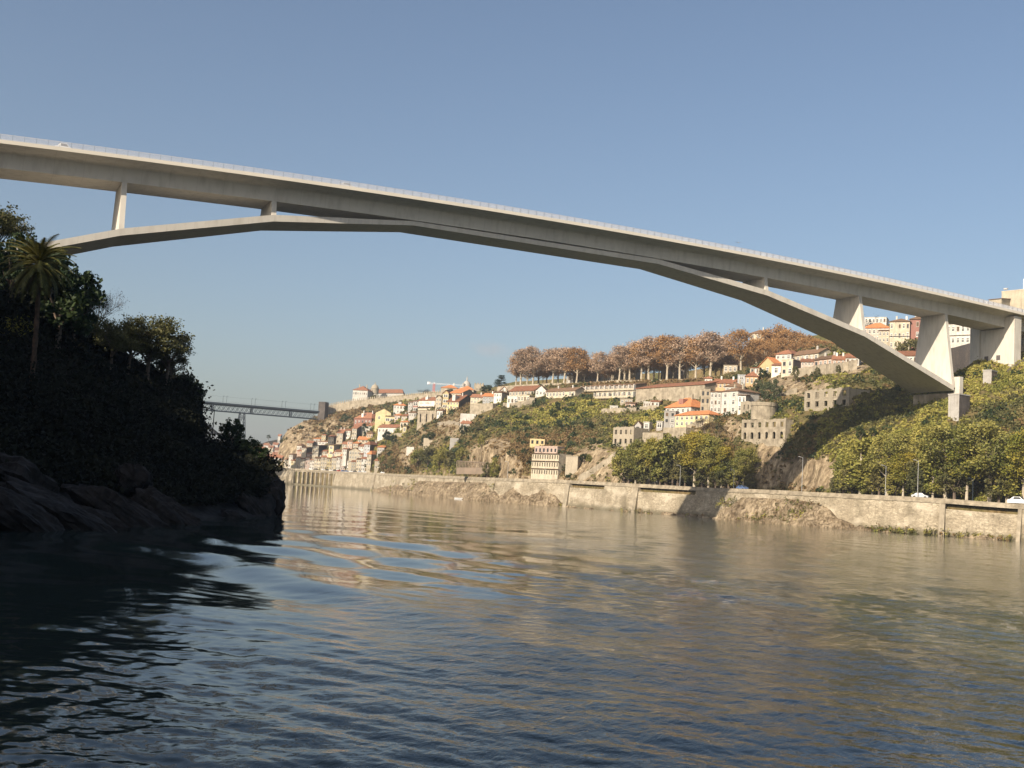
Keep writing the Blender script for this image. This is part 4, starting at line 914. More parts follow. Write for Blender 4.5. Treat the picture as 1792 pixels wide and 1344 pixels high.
# --- houses in the green middle
H_('slope_house', 'small white house with dark tree beside it on the green slope', 1067, 1081, 711, 718, 'white', 'flat', 'tile', 1, 2, 6, rot=-10)
H_('slope_house', 'small brown-walled shed house with white eave on the slope', 1094, 1111, 706, 715, 'salmon', 'shed', 'oldtile', 1, 3, 6, rot=-10, rh=1)
H_('slope_house', 'beige flat house above the brown-walled shed house', 1085, 1107, 699, 706.5, 'beige', 'flat', 'tile', 1, 3, 6, rot=-10)
H_('slope_house', 'small white house with blue shutters left of the orange roof', 1126, 1138, 704, 712.5, 'white', 'flat', 'tile', 1, 3, 6, rot=-10, win='shutter')
H_('slope_house', 'white low house with sloping roof right of the shuttered one', 1138.5, 1153, 703, 711.5, 'white', 'shed', 'tile', 1, 2, 7, rot=-10, rh=1)
def reddorm(o, Wd, dp, H, bx):
    mb = MB(); bx(mb, Wd*.42, 1.2, H+.8, Wd*.42+2.6, 4.5, H+3.6); bx(mb, Wd*.42+.7, 1.05, H+1.6, Wd*.42+1.5, 1.19, H+2.6); mb.build('dormer', M['red'], o)
H_('orange_roof_house', 'white house with bright orange hip roof and red dormer', 1164, 1208, 713, 737, 'white', 'hip', 'newtile', 2, 5, 11, rot=-20, rh=4.4, d=468, fn=reddorm)
H_('orange_roof_wing', 'lower cream wing with bright orange roof beside the red-dormered house', 1181, 1240, 726.5, 746, 'paleyellow', 'hip', 'newtile', 2, 7, 8, rot=-8, rh=2.0, d=455)
H_('villa_tower', 'tall pale grey stair tower of the orange-roofed house', 1161, 1181, 720, 753, 'grey', 'flat', 'tile', 3, 2, 6, rot=-14, d=460)
H_('slope_shed', 'small white block shed on the stone terrace', 1126, 1136, 739.5, 752, 'white', 'flat', 'tile', 1, 1, 4, rot=-20, cat='shed')
H_('slope_shed', 'grey gabled shed beside the roofless beige ruin', 1110, 1121.5, 744, 757, 'grey', 'front', 'oldtile', 1, 1, 5, rot=-16, rh=1.6, cat='shed')
H_('slope_shed', 'little grey shed with a dark opening left of the stair tower', 1148.5, 1159, 738, 751, 'grey', 'flat', 'oldtile', 1, 1, 4, rot=-16, cat='shed', ww=1.6)
ruin('roofless_ruin', 'roofless beige ruin with empty window holes on the green slope', 1072, 1108, 748, 780, 2, 4, 'beige', False, -14, jag=.4)
H_('white_house', 'white house with three rows of windows, left of the taller white one', 1242, 1261, 686, 723, 'white', 'shed', 'oldtile', 3, 3, 9, rot=-14, rh=1.2, d=438)
H_('white_house', 'big bright white house with scattered windows above the slope', 1261.5, 1290, 685, 724, 'white', 'hip', 'oldtile', 3, 2, 11, rot=-16, rh=2.0, d=436, side=1)
H_('white_house', 'upper storey block with red-brown roof behind the big white house', 1269, 1301, 677, 688, 'white', 'hip', 'oldtile', 1, 4, 8, rot=-10, rh=2.2, d=452)
H_('white_house', 'right wing of the big white house with its own window row', 1290.5, 1304, 692, 722, 'white', 'shed', 'oldtile', 2, 2, 8, rot=-10, rh=.8, d=436)
H_('stone_house', 'narrow old stone house left of the white houses', 1225, 1241.5, 682, 722, 'oldstone', 'flat', 'oldtile', 3, 2, 9, rot=-14, d=442, win='open')
ruin('garden_ruin', 'low grey-beige ruined wall with openings right of the white houses', 1291, 1320, 704, 721, 1, 4, 'beige', False, -8, d=430, jag=.5, ww=.3)
H_('orange_house', 'long low orange-walled house with red roof on the road', 1250, 1292, 670.5, 681, 'orange', 'gable', 'tile', 1, 6, 8, rot=-6, rh=2, d=478)
H_('roof_hut', 'small white cube hut with red roof above the long warehouse', 1233, 1246, 662.5, 671, 'white', 'hip', 'tile', 1, 2, 5, rot=-6, rh=1.2, d=515, cat='hut')
H_('blue_grey_house', 'narrow blue-grey rendered house on the road', 1290.5, 1304, 657, 674, 'bluegrey', 'flat', 'tile', 2, 1, 7, rot=-6, d=470)
H_('orange_house', 'small orange house with arched door right of the blue-grey one', 1304.5, 1326, 659, 674, 'orange', 'hip', 'tile', 1, 3, 8, rot=-8, rh=2.5, d=468)
H_('upper_house', 'cream house with tall windows beneath the yellow gable', 1312, 1328, 644, 664, 'cream', 'shed', 'tile', 2, 2, 8, rot=-12, rh=1, d=485)
H_('upper_house', 'yellow house with orange roof and gable front on the hillside', 1328, 1358, 640, 656, 'yellow', 'front', 'newtile', 1, 3, 10, rot=-18, rh=3.6, d=482)
H_('upper_house', 'white stuccoed house with brown hip roof above the yellow gable', 1357, 1384, 620, 640, 'white', 'hip', 'tile', 2, 3, 14, rot=-30, rh=2.5, d=500, sidewall='grey')
H_('upper_house', 'tall plain beige house with a dark right side on the rock edge', 1367, 1387, 630, 657, 'cream', 'flat', 'tile', 2, 2, 9, rot=-34, d=466, sidewall='darkgrey')
H_('upper_house', 'sloping-roofed white annex left of the tall plain beige house', 1350, 1366, 640, 657, 'white', 'shed', 'tile', 1, 1, 6, rot=-14, d=472, rh=1.6)
H_('hill_house', 'beige-pink house left in the row on the rock shelf', 1401.5, 1424, 633, 648, 'pink', 'gable', 'tile', 2, 4, 8, rot=-6, rh=1.6, d=470)
H_('hill_house', 'salmon house with brown roof in the row on the rock shelf', 1424.5, 1456, 628.5, 645, 'salmon', 'gable', 'oldtile', 1, 4, 8, rot=-6, rh=1.8, d=470)
H_('hill_house', 'pinkish red house right of the salmon one, by the bridge', 1456.5, 1479, 629, 643, 'salmon', 'gable', 'tile', 1, 3, 8, rot=-6, rh=1.8, d=468)
H_('hill_house', 'low white annex below the salmon house', 1431, 1454, 641, 650, 'white', 'flat', 'tile', 1, 3, 5, rot=-6, d=462)
H_('hill_house', 'white house with two shuttered windows next to the bridge arch', 1479.5, 1503, 625.5, 640, 'white', 'gable', 'tile', 1, 3, 8, rot=-6, rh=1.8, d=466, win='shutter')
H_('hill_house', 'long brown-roofed house behind the tall plain beige one', 1385, 1432, 620, 634, 'cream', 'gable', 'oldtile', 1, 6, 9, rot=-6, rh=2.4, d=500)
H_('hilltop_villa', 'pale hilltop villa with brown roof half hidden by autumn trees', 1312, 1340, 584, 604, 'cream', 'hip', 'oldtile', 2, 3, 10, rot=-14, rh=3, d=630)
H_('hilltop_villa', 'yellow villa behind the plane trees on the terrace', 1266, 1294, 617, 640, 'yellow', 'hip', 'oldtile', 2, 4, 10, rot=-10, rh=2, d=600)
H_('terrace_pavilion', 'beige pavilion with arcade wall behind the plane trees', 1266, 1290, 640, 652, 'beige', 'flat', 'oldtile', 1, 3, 8, rot=-8, d=545, cat='pavilion')
H_('terrace_kiosk', 'small white gate pavilion with round window among tree trunks', 991, 1002, 657, 668.5, 'white', 'hip', 'oldtile', 1, 1, 5, rot=-8, rh=1, d=625, cat='kiosk')
H_('terrace_hall', 'long low grey stone hall behind the plane trunks', 1002, 1068, 650, 667, 'grey', 'gable', 'oldtile', 2, 16, 9, rot=-4, rh=1.5, d=640, cat='hall')
H_('terrace_bastion', 'beige angular stone bastion right of the long grey hall', 1069, 1112, 646, 667, 'beige', 'flat', 'oldtile', 0, 0, 12, rot=-14, d=620, cat='bastion')
H_('terrace_hall', 'white-topped low building behind the right plane trees', 1156, 1200, 641, 662, 'brown', 'flat', 'tile', 1, 8, 8, rot=-4, d=610, cat='hall')
# --- buildings seen behind the bridge at the right
H_('apartment_house', 'white rooftop building carrying a satellite dish, behind the bridge piers', 1513, 1551, 556, 566, 'white', 'flat', 'tile', 1, 6, 9, rot=-8, d=560, cat='building')
H_('apartment_house', 'pink house with wide orange roof under the rooftop with dish', 1510, 1556, 574, 600, 'pink', 'hip', 'newtile', 2, 6, 9, rot=-8, rh=3, d=520, cat='building')
H_('apartment_house', 'cream three-storey apartment house between the two tall bridge piers', 1556, 1591, 563, 612, 'cream', 'hip', 'oldtile', 3, 5, 12, rot=-8, rh=2, d=480, band='balcony', cat='building')
H_('apartment_house', 'apartment house with a dark red upper part beside the tallest pier', 1591.5, 1618, 559, 612, 'red', 'hip', 'oldtile', 3, 3, 12, rot=-8, rh=2, d=478, cat='building')
H_('apartment_house', 'low cream house left below the three-storey apartment house', 1537, 1556, 579, 600, 'cream', 'shed', 'oldtile', 2, 3, 8, rot=-8, d=485, rh=1.5, cat='building')
H_('apartment_house', 'white balcony house right of the tallest bridge pier', 1655, 1706, 566, 606, 'white', 'hip', 'oldtile', 2, 6, 11, rot=-16, rh=1.5, d=432, band='balcony', sidewall='cream', cat='building', side=1, skirt=.5)
H_('apartment_house', 'low white house seen between arch and tallest pier', 1565, 1604, 622, 640, 'white', 'gable', 'tile', 1, 6, 8, rot=-8, d=440, rh=2, cat='building')
H_('apartment_house', 'cream house with an orange roof at the right picture edge', 1781, 1815, 584, 612, 'cream', 'gable', 'newtile', 1, 3, 9, rot=-8, d=420, rh=2, cat='building')
def bigb(o, Wd, dp, H, bx):
    mb = MB(); bx(mb, Wd*.45, 2, H, Wd*.49, 2.3, H+6); bx(mb, Wd*.52, 2, H, Wd*.54, 2.2, H+4.5); mb.build('antenna', M['dish'], o)
    for x in (.05, .62, .74):
        mb = MB(); mb.lathe((Wd*x, 2, H+1.2), [(0, 0), (.9, .25), (1.3, .8)], 12); mb.build('satellite_dish', M['dish'], o)
H_('office_block', 'large blank beige apartment block towering above the right bridge end', 1752, 1830, 507, 560, 'cream', 'flat', 'oldtile', 0, 0, 22, rot=-26, d=560, fn=bigb, cat='building')
H_('office_block', 'lower sloping beige wing left of the blank apartment block', 1730, 1752, 524, 560, 'cream', 'shed', 'oldtile', 0, 0, 14, rot=-26, d=562, rh=2, cat='building')
add_wall('dark_retaining_wall', 'tall dark retaining wall in the bridge shadow beside the tallest pier', [(1652, 611, 396), (1668, 608.5, 398), (1690, 602.5, 400), (1717, 595.5, 402)], 26, 'darkgrey', 6)  # wall colour darkened to deepen the deck's shadow on it
# --- ruins on the slope under the bridge
ruin('factory_ruin', 'roofless two-storey factory ruin with red and white window bays', 1407, 1485, 682, 714, 2, 5, 'beige', False, -6, None, 9, .6, .40, .60, frames=True)
ruin('arcaded_ruin', 'roofless ruin with a row of windows above round arches', 1297, 1374, 735, 768, 2, 6, 'oldstone', True, -8, None, 9, .5, .40, .52)
P = base_at(1341, 734, 392); mb = MB(); mb.lathe((P.x+3, P.y+5, at(1341, 733, 392)[2]-.2), [(4.6, 0), (4.6, 5.0), (4.8, 5.0), (4.8, 6.3), (4.1, 6.3), (4.1, 4.0)], 28)
mb.build('round_drum', M['oldstone'], label='round stone drum standing behind the arcaded ruin', cat='drum')
ruin('white_factory', 'three-storey cream factory front with rows of dark windows above the road', 929, 976, 793, 833, 3, 11, 'cream', False, -18, None, 10, 0, .42, .52, cat='factory', slabs='wood', floors=True)
H_('ruined_upper_block', 'faded pink ruined block above the cream factory front', 935, 975, 782, 794, 'pink', 'flat', 'tile', 1, 6, 8, rot=-18, d=470, win='open', cat='ruin')
H_('ruined_upper_block', 'broken yellow wall block highest above the cream factory', 927, 953, 768, 780, 'yellow', 'none', 'tile', 1, 3, 3, rot=-12, win='open', cat='ruin')
H_('concrete_block', 'plain windowless concrete block right of the cream factory', 989, 1010, 799, 826, 'beige', 'flat', 'tile', 0, 0, 9, rot=-24, cat='building')
H_('graffiti_wall', 'pale concrete wall block below the big dark gable', 805, 832, 724, 739, 'white', 'none', 'tile', 0, 0, 3, rot=-8, cat='wall')
H_('garden_wall_block', 'cream retaining wall under the mid ridge houses', 822, 862, 706, 722, 'oldstone', 'none', 'tile', 0, 0, 6, rot=-10, cat='wall')
H_('garden_wall_block', 'pale rectangular retaining wall in the greenery left of the rock face', 787, 802, 766.5, 779, 'grey', 'none', 'tile', 0, 0, 4, rot=-16, cat='wall')
H_('garden_wall_block', 'low pale garden wall in the greenery left of mid slope', 741, 766, 767, 773, 'beige', 'none', 'tile', 0, 0, 3, rot=-10, cat='wall')
H_('garden_wall_block', 'white boulder-like lime wall patch above the green thicket', 711, 724, 782, 791, 'white', 'none', 'tile', 0, 0, 3, rot=-10, cat='wall')
H_('stone_terrace', 'rough stone terrace wall below the orange-roofed villa', 1124, 1160, 757, 772, 'oldstone', 'none', 'tile', 0, 0, 6, rot=-20, cat='wall')
H_('stone_terrace', 'long stone terrace wall climbing right under the villa wing', 1160, 1200, 748, 762, 'oldstone', 'none', 'tile', 0, 0, 6, rot=-20, cat='wall')
H_('road_hut', 'small white hut beside the road with grey machine on top', 1131, 1144, 839.5, 850, 'white', 'flat', 'tile', 1, 1, 4, rot=-14, d=412, cat='hut')
H_('road_hut', 'grey concrete hut adjoining the small white roadside hut', 1144.5, 1155, 841, 850.5, 'grey', 'flat', 'tile', 0, 0, 4, rot=-14, d=411, cat='hut')
H_('stone_tower', 'old square stone tower with moulded top under the bridge foot', 1659, 1678, 691, 727, 'grey', 'flat', 'tile', 0, 0, 5, rot=-36, d=333, cat='tower', skirt=6, sidewall='darkstone')
H_('stone_turret', 'small pale stone turret in the greenery right of the bridge foot', 1720, 1735, 649, 668, 'grey', 'flat', 'tile', 0, 0, 4, rot=-24, d=350, cat='turret', sidewall='brown', skirt=2)
def slope_wall(label, pts, hgt=2.4, m='oldstone'):
    W = []; n = len(pts)-1
    for k in range(n*6+1):
        f = k/6; i_ = min(int(f), n-1); t_ = f-i_; u = pts[i_][0]*(1-t_)+pts[i_+1][0]*t_; v = pts[i_][1]*(1-t_)+pts[i_+1][1]*t_; h = hit(u, v)
        if h is None: continue
        dpt = depth_of(h); q = Vector(at(u, v, dpt-1.2)); b = Vector((q.x-CAM[0], q.y-CAM[1], 0)).normalized()*1.6; j = random.uniform(-.35, .35)
        W.append([(q.x, q.y, q.z-5), (q.x, q.y, q.z+hgt+j), (q.x+b.x, q.y+b.y, q.z+hgt+j), (q.x+b.x, q.y+b.y, q.z-5)])
    mb = MB(); mb.grid(W); mb.add([W[0][i] for i in range(4)]+[W[-1][i] for i in range(4)], [(0, 1, 2, 3), (7, 6, 5, 4)]); return mb.build('slope_wall', M[m], label=label, cat='wall')
slope_wall('long rubble wall climbing right from the road to the roofless beige ruin', [(1012, 842), (1050, 818), (1085, 794), (1122, 776)], 2.0)
slope_wall('stone wall edging the path from the stone terrace to the villa wing', [(1200, 752), (1226, 744), (1250, 735)], 1.8)
slope_wall('high stone retaining wall under the row of houses on the rock shelf', [(1388, 662), (1420, 656), (1450, 654), (1500, 646)], 3.6)
slope_wall('low wall crossing the scrub left of the factory ruin', [(1312, 712), (1350, 696), (1395, 686)], 1.4)
slope_wall('garden wall below the long white house with arched windows', [(660, 766), (685, 764), (706, 761)], 1.6)
slope_wall('grey rubble wall under the propped white box house', [(880, 712), (905, 712), (935, 707)], 2.2)
slope_wall('rubble wall under the small white slope houses', [(1052, 722), (1080, 721), (1110, 719), (1150, 716)], 1.8)
slope_wall('terrace wall in the greenery between masonry arch and graffiti wall', [(765, 745), (785, 742), (803, 744)], 2.0)
slope_wall('stone edging wall on the slope beside the right bridge end', [(1762, 652), (1780, 640), (1800, 628)], 1.0, 'beige')
# pergola ruin by the road
P, n, on = facade_plane(799, 864, 826, -10, 500); mb = MB(); a = on(799, 818); b = on(864, 818); top = on(830, 808.5).z
mb.hexa([tuple(q+n*s+Vector((0, 0, z))) for z in (-3-(0), 0) for q, s in ((a, 0), (b, 0), (b, -3), (a, -3))])
for k in range(26):
    q = a.lerp(b, k/25); mb.bar((q.x, q.y, q.z), (q.x, q.y, top), .16)
mb.bar((a.x, a.y, top), (b.x, b.y, top), .22); mb.build('pergola', M['brown'], label='long brown slatted pergola fence above a stone plinth by the road', cat='pergola')
# --- fortress wall and tower
fw = thing('fortress_wall', 'long crenellated medieval stone wall climbing behind the old town', 'wall')
pts = [(568, 712, 892), (590, 706.5, 892), (620, 701, 886), (650, 698, 880), (680, 695.5, 868), (700, 693.5, 858), (730, 690.5, 840), (760, 687.5, 820), (790, 684.5, 800)]
W = []; mm = MB()
PP = []
for k in range(len(pts)-1):
    a, b = np.array(pts[k]), np.array(pts[k+1]); n = 8
    for j in range(n): PP.append(a+(b-a)*j/n)
for i, (u, v, d) in enumerate(PP):
    q = Vector(at(u, v, d)); b = Vector((q.x-CAM[0], q.y-CAM[1], 0)).normalized()*1.6
    W.append([(q.x, q.y, q.z-16), tuple(q), tuple(q+b), (q.x+b.x, q.y+b.y, q.z-16)])
mb = MB(); mb.grid(W); mb.build('curtain_wall', M['oldstone'], fw)
dd = 0
for i in range(len(W)-1):
    a = Vector(W[i][1]); b = Vector(W[i+1][1]); L_ = (b-a).length; t = (b-a).normalized(); o2 = (Vector(W[i][2])-a)*.5
    n = max(1, int(L_/2.2))
    for k in range(n):
        q = a+t*(L_*(k+.2)/n); r = a+t*(L_*(k+.7)/n); mm.hexa([tuple(x+Vector((0, 0, z))) for z in (-.02, 1.5) for x in (q, r, r+o2, q+o2)])
mm.build('merlons', M['oldstone'], fw)
tw = thing('fortress_tower', 'square dark stone tower where the iron bridge meets the cliff', 'tower', (0, 0, 0))
P, n, on = facade_plane(555.5, 567.5, 735, -30, 885); a = on(555.5, 735); b = on(567, 735); zt2 = on(561, 703).z; dpt = (b-a).length*.95
for q in (a, b): q.z = 0
mb = MB(); mb.hexa([(q.x, q.y, z) for z in (30, zt2) for q in (a, b, b-n*dpt, a-n*dpt)]); mb.build('tower_wall', M['darkstone'], tw)
# --- monastery on the skyline
mo = H_('monastery', 'white hilltop monastery with long red roofs and a domed lantern tower', 616, 642, 683, 706, 'white', 'hip', 'tile', 2, 7, 16, rot=-20, rh=4.5, d=985, cat='monastery', band='course')
P = Vector(at(656, 681.5, 1000)); mb = MB(); mb.lathe(tuple(P-Vector((0, 0, 4))), [(3.5, 0), (3.5, 4.3), (3.9, 4.4), (3.9, 5.0), (3.4, 5.1), (3.1, 6.4), (2.3, 7.6), (1.1, 8.4), (.45, 8.6), (.4, 9.6), (.1, 10.6), (0, 11.0)], 20)
dm = mb.build('domed_lantern', M['beige'], smooth=False); dm.parent = mo; dm.matrix_parent_inverse = mo.matrix_basis.inverted() if False else Matrix.LocRotScale(mo.location, mo.rotation_euler, None).inverted()
P, n, on = facade_plane(640, 704, 690, -8, P=at(670, 690, 1010)); a = on(644, 688); b = on(706, 688)
mb = MB(); up = lambda z: Vector((0, 0, z)); mb.hexa([tuple(q) for q in (a-up(10), b-up(10), b-n*14-up(10), a-n*14-up(10), a, b, b-n*14, a-n*14)]); g = mb.build('long_wing', M['white'])
g.parent = mo; g.matrix_parent_inverse = dm.matrix_parent_inverse
mb = MB(); mb.add([tuple(q) for q in (a+n*.6, b+n*.6, b-n*14.6, a-n*14.6, a-n*7+up(4.2)+(b-a)*.03, b-n*7+up(4.2)-(b-a)*.06)], [(0, 1, 5, 4), (2, 3, 4, 5), (1, 2, 5), (3, 0, 4)]); g = mb.build('wing_roof', M['tile']); g.parent = mo; g.matrix_parent_inverse = dm.matrix_parent_inverse
# castle-like tower, tiled dome, skyline bits
P, n, on = facade_plane(828, 845, 690, -16, P=at(836, 690, 930)); a = on(829, 690); b = on(845, 690); z1 = on(836, 672.5).z; mb = MB()
for q in (a, b): q.z = 0
dp_ = (b-a).length*.8; mb.hexa([(q.x, q.y, z) for z in (a.z+30, z1) for q in (a, b, b-n*dp_, a-n*dp_)])
for k in range(4):
    q = a.lerp(b, (k*2+.2)/7.2); r = a.lerp(b, (k*2+1.2)/7.2); mb.hexa([(x.x, x.y, z) for z in (z1-.01, z1+1.2) for x in (q, r, r-n*.8, q-n*.8)])
mb.build('castle_tower', M['oldstone'], label='square battlemented stone tower on the skyline left of the cedar', cat='tower')
P = Vector(at(816, 686, 940)); mb = MB(); mb.box(P.x-4.4, P.y-4, P.z-8, P.x+4, P.y+4, P.z+4.2); mb.lathe((P.x, P.y, P.z+4.2), [(3.6, 0), (3.6, 1.2), (3.1, 3), (1.9, 4.6), (.6, 5.3), (.5, 7), (.1, 9.5)], 16); mb.box(P.x-4.6, P.y-3, P.z+4.2, P.x-3.4, P.y-1.5, P.z+7)
mb.build('church_dome', M['stonetrim'], label='small grey church dome with a spike on the skyline', cat='dome')
# tower crane
P = Vector(at(758.5, 690, 960)); tpz = at(758.5, 671, 960)[2]; mb = MB()
cr = thing('tower_crane', 'thin red and white tower crane on the skyline above the town', 'crane', tuple(P))
mb = MB()
for a in (-.7, .7):
    for b in (-.7, .7): mb.bar((a, b, -6), (a, b, tpz-P.z), .16)
for k in range(12):
    z = -6+(tpz-P.z+6)*k/12; z2 = -6+(tpz-P.z+6)*(k+1)/12
    for b in (-.7, .7): mb.bar((-.7, b, z), (.7, b, z2), .1)
mb.build('mast', M['cranered'], cr)
mb = MB(); t = Vector((RT[0], RT[1], 0)).normalized(); zz = tpz-P.z
a = -t*4.5; b = t*30
for o_ in (-.5, .5): mb.bar(a+up(zz+o_), b+up(zz+o_*.4), .07)
for k in range(18): mb.bar(a.lerp(b, k/18)+up(zz-.4), a.lerp(b, (k+1)/18)+up(zz+.4), .08)
mb.bar((0, 0, zz), (0, 0, zz+1.6), .15); mb.build('jib', M['dish'], cr)
mb = MB(); mb.box(-1, -1, -1, 1, 1, 1.2); g = mb.build('counterweight', M['dish'], cr); g.location = a+up(zz)
# far town beyond the iron bridge
fk = [(432, 795, 'white'), (440, 790, 'cream'), (449, 786, 'white'), (457, 790, 'beige'), (465, 784, 'white'), (473, 788, 'cream'), (481, 783, 'white'), (487, 777, 'white'), (462, 799, 'red'), (470, 803, 'red'), (480, 800, 'salmon'), (474, 810, 'cream'), (465, 812, 'salmon'), (484, 792, 'salmon'), (455, 806, 'red'), (450, 798, 'brown')]
for k, (u, v, wl) in enumerate(fk):
    a, b = [('white', 'low'), ('cream', 'long'), ('whitewashed', 'squat'), ('beige', 'plain'), ('pale', 'wide'), ('creamy', 'narrow'), ('bright white', 'blocky'), ('tall white', 'slender'), ('dark red', 'low'), ('red-brown', 'long'), ('salmon', 'small'), ('yellowish', 'quayside'), ('pinkish', 'low'), ('rusty', 'gabled'), ('maroon', 'hidden'), ('brown', 'shadowy')][k]
    wv = 4.5 if k != 7 else 2.2
    H_('far_town_house', '%s %s house in the far town, %s' % (b, a, ['beyond the dark bushes', 'under the truss bridge pier', 'on the far skyline', 'mid skyline', 'right of centre on the far skyline', 'under the white skyline houses', 'just left of the cliff', 'touching the cliff edge', 'in the lower red cluster', 'at the middle of the red cluster', 'at the right of the red cluster', 'lowest by the quay', 'lowest left of the cluster', 'against the cliff', 'left of the red cluster', 'nearest the dark bushes'][k]),
       u-wv, u+wv, v-(5 if k != 7 else 14), v+6, wl, 'gable', 'tile', 1, 3, 10, rot=-12, rh=2.6, d=1420-(v-780)*9, skirt=12, group='houses of the far town')

# ------------------------------------------------------------------ trees
def grow(mb, p, d, L_, r, lev, tips, spread=.55, nb=3, up=.25, m=0):
    """tapered limb with side limbs; collects the tips"""
    n = 3; q = Vector(p); dd = Vector(d).normalized()
    for k in range(n):
        nx = q+dd*(L_/n); mb.bar(q, nx, r*(1-.25*k/n*1.6), m, 5, r*(1-.25*(k+1)/n*1.6))
        q = nx; dd = (dd+Vector((random.gauss(0, .12), random.gauss(0, .12), up*.15))).normalized()
        if lev <= 1 or k == n-1: tips.append((tuple(q), lev))
    if lev > 0:
        a0 = random.random()*6.28
        for k in range(nb):
            a = a0+6.283*k/nb+random.gauss(0, .3); x = dd.orthogonal().normalized(); y = dd.cross(x)
            nd = (dd*random.uniform(.75, 1.1)+(x*math.cos(a)+y*math.sin(a))*random.uniform(spread*.7, spread*1.5)+Vector((0, 0, up*.4))).normalized()
            grow(mb, q-dd*L_*random.uniform(0, .25), nd, L_*random.uniform(.62, .86), r*.55, lev-1, tips, spread, nb, up, m)
def clumps(tips, per, rad, levels=(0, 1), flat=1.0):
    C = []
    for p, lv in tips:
        if lv in levels:
            k = int(per*random.uniform(.5, 1.4)); g = rng.normal(size=(k, 3))*np.array([rad, rad, rad*.75*flat]); C.append(np.array(p)+g)
    return np.concatenate(C)
PROTO = {}
def proto(kind, n=3):
    if kind in PROTO: return PROTO[kind]
    out = []
    for i in range(n):
        random.seed(hash_(kind)+i*17); mb = MB(); tips = []
        if kind in ('plane', 'plane_rust', 'plane_green', 'plane_yellow'):      # 10 m unit trees
            pts_ = [Vector((0, 0, -1)), Vector((random.gauss(0, .1), random.gauss(0, .1), 3.4)), Vector((random.gauss(0, .25), random.gauss(0, .25), 6.6)), Vector((random.gauss(0, .4), random.gauss(0, .4), 9.6))]
            for a_, b_, r1, r2 in zip(pts_[:-1], pts_[1:], (.24, .17, .10), (.17, .10, .03)): mb.bar(a_, b_, r1, 0, 7, r2)
            for k in range(15):
                z = 2.7+k*.45; a = k*2.4+random.random(); tr_ = min(1, max(0, (z-3.4)/6.2)); c0 = pts_[1].lerp(pts_[3], tr_); L0 = 1.75*(1-.55*((z-4.5)/5)**2) if z > 4.5 else 1.45
                grow(mb, tuple(c0), (math.cos(a)*.8, math.sin(a)*.8, .75), L0, .085, 2, tips, .6, 3, .25)
            C = clumps(tips, 9 if kind in ('plane', 'plane_rust') else 17, .38, (0, 1)); sz = rng.uniform(.08, .17, len(C))
            lm = dict(plane='l_autumn', plane_rust='l_rust', plane_green='l_green', plane_yellow='l_yellow')[kind]; bark = 'palebark'
        elif kind in ('round', 'dark', 'scrubtree', 'ivytree'):
            mb.bar((0, 0, -1), (.1, 0, 4.0), .32, 0, 6, .2)
            for k in range(4): a = k*1.57; mb.bar((0, 0, 2.5), (math.cos(a)*2.2, math.sin(a)*2.2, 5.4), .16, 0, 5, .06)
            C = []
            nb = 46
            for k in range(nb):
                th = random.random()*6.283; ph = math.acos(random.uniform(-.75, 1)); rr = random.uniform(.55, 1.0)
                c = np.array([math.cos(th)*math.sin(ph)*2.9*rr, math.sin(th)*math.sin(ph)*2.9*rr, 5.4+math.cos(ph)*(3.9 if math.cos(ph) > 0 else 4.6)*rr])
                s_ = random.uniform(.45, .95); g = rng.normal(size=(62, 3)); g /= np.linalg.norm(g, axis=1)[:, None]; C.append(c+g*s_*rng.uniform(.6, 1.05, (62, 1)))
            C = np.concatenate(C); sz = rng.uniform(.13, .27, len(C)); lm = dict(round='l_green', dark='l_dark', scrubtree='l_scrub', ivytree='l_ivy')[kind]; bark = 'bark'
        elif kind == 'cedar':
            mb.bar((0, 0, -1), (0, 0, 9.6), .3, 0, 6, .06); C = []
            for k in range(9):
                z = 3.2+k*.75; R = 3.6*(1-(k/9)**1.6)+.4
                for j in range(5):
                    a = random.random()*6.28; e = (math.cos(a)*R, math.sin(a)*R, z+.5); mb.bar((0, 0, z), e, .09, 0, 4, .03)
                    for q in np.linspace(.35, 1, 5): C.append(np.array([e[0]*q, e[1]*q, z+.5*q])+rng.normal(size=(26, 3))*np.array([.42, .42, .10]))
            C = np.concatenate(C); sz = rng.uniform(.10, .2, len(C)); lm = 'l_cedar'; bark = 'bark'
        elif kind == 'eucalyptus':
            mb.bar((0, 0, -1), (.3, 0, 4.5), .22, 0, 6, .14)
            for k in range(6):
                a = k*1.05+random.random(); grow(mb, (.2, 0, 2.6+k*.35), (math.cos(a)*.8, math.sin(a)*.8, .8), 1.9, .1, 2, tips, .7, 3, .2)
            C = clumps(tips, 34, .34, (0, 1), .8); sz = rng.uniform(.06, .13, len(C)); lm = 'l_euc'; bark = 'bark'
        elif kind == 'bare':
            for k in range(3):
                a = k*2.1; grow(mb, (0, 0, -.5), (math.cos(a)*.35+.2, math.sin(a)*.35, 1), 2.6, .11, 4, tips, .42, 3, .35)
            C = clumps(tips, 5, .25, (0,)); sz = rng.uniform(.03, .07, len(C)); lm = 'l_shade'; bark = 'bark'
        elif kind == 'slimgreen':
            mb.bar((0, 0, -1), (.1, 0, 9.0), .2, 0, 6, .04); C = []
            for k in range(34):
                z = random.uniform(2.2, 9.4); R = 1.5*(1-abs(z-5)/6); a = random.random()*6.28; c = np.array([math.cos(a)*R*.8, math.sin(a)*R*.8, z])
                mb.bar((0, 0, z-.4), tuple(c), .05, 0, 4, .02); g = rng.normal(size=(60, 3)); C.append(c+g*.38)
            C = np.concatenate(C); sz = rng.uniform(.11, .22, len(C)); lm = 'l_scrubg'; bark = 'palebark'
        tm = bpy.data.meshes.new('trunk'); tm.from_pydata(mb.v, [], mb.f); tm.materials.append(M[bark])
        cm = quads_mesh('crown', C, sz, M[lm], 1.5); out.append((tm, cm))
    PROTO[kind] = out; return out
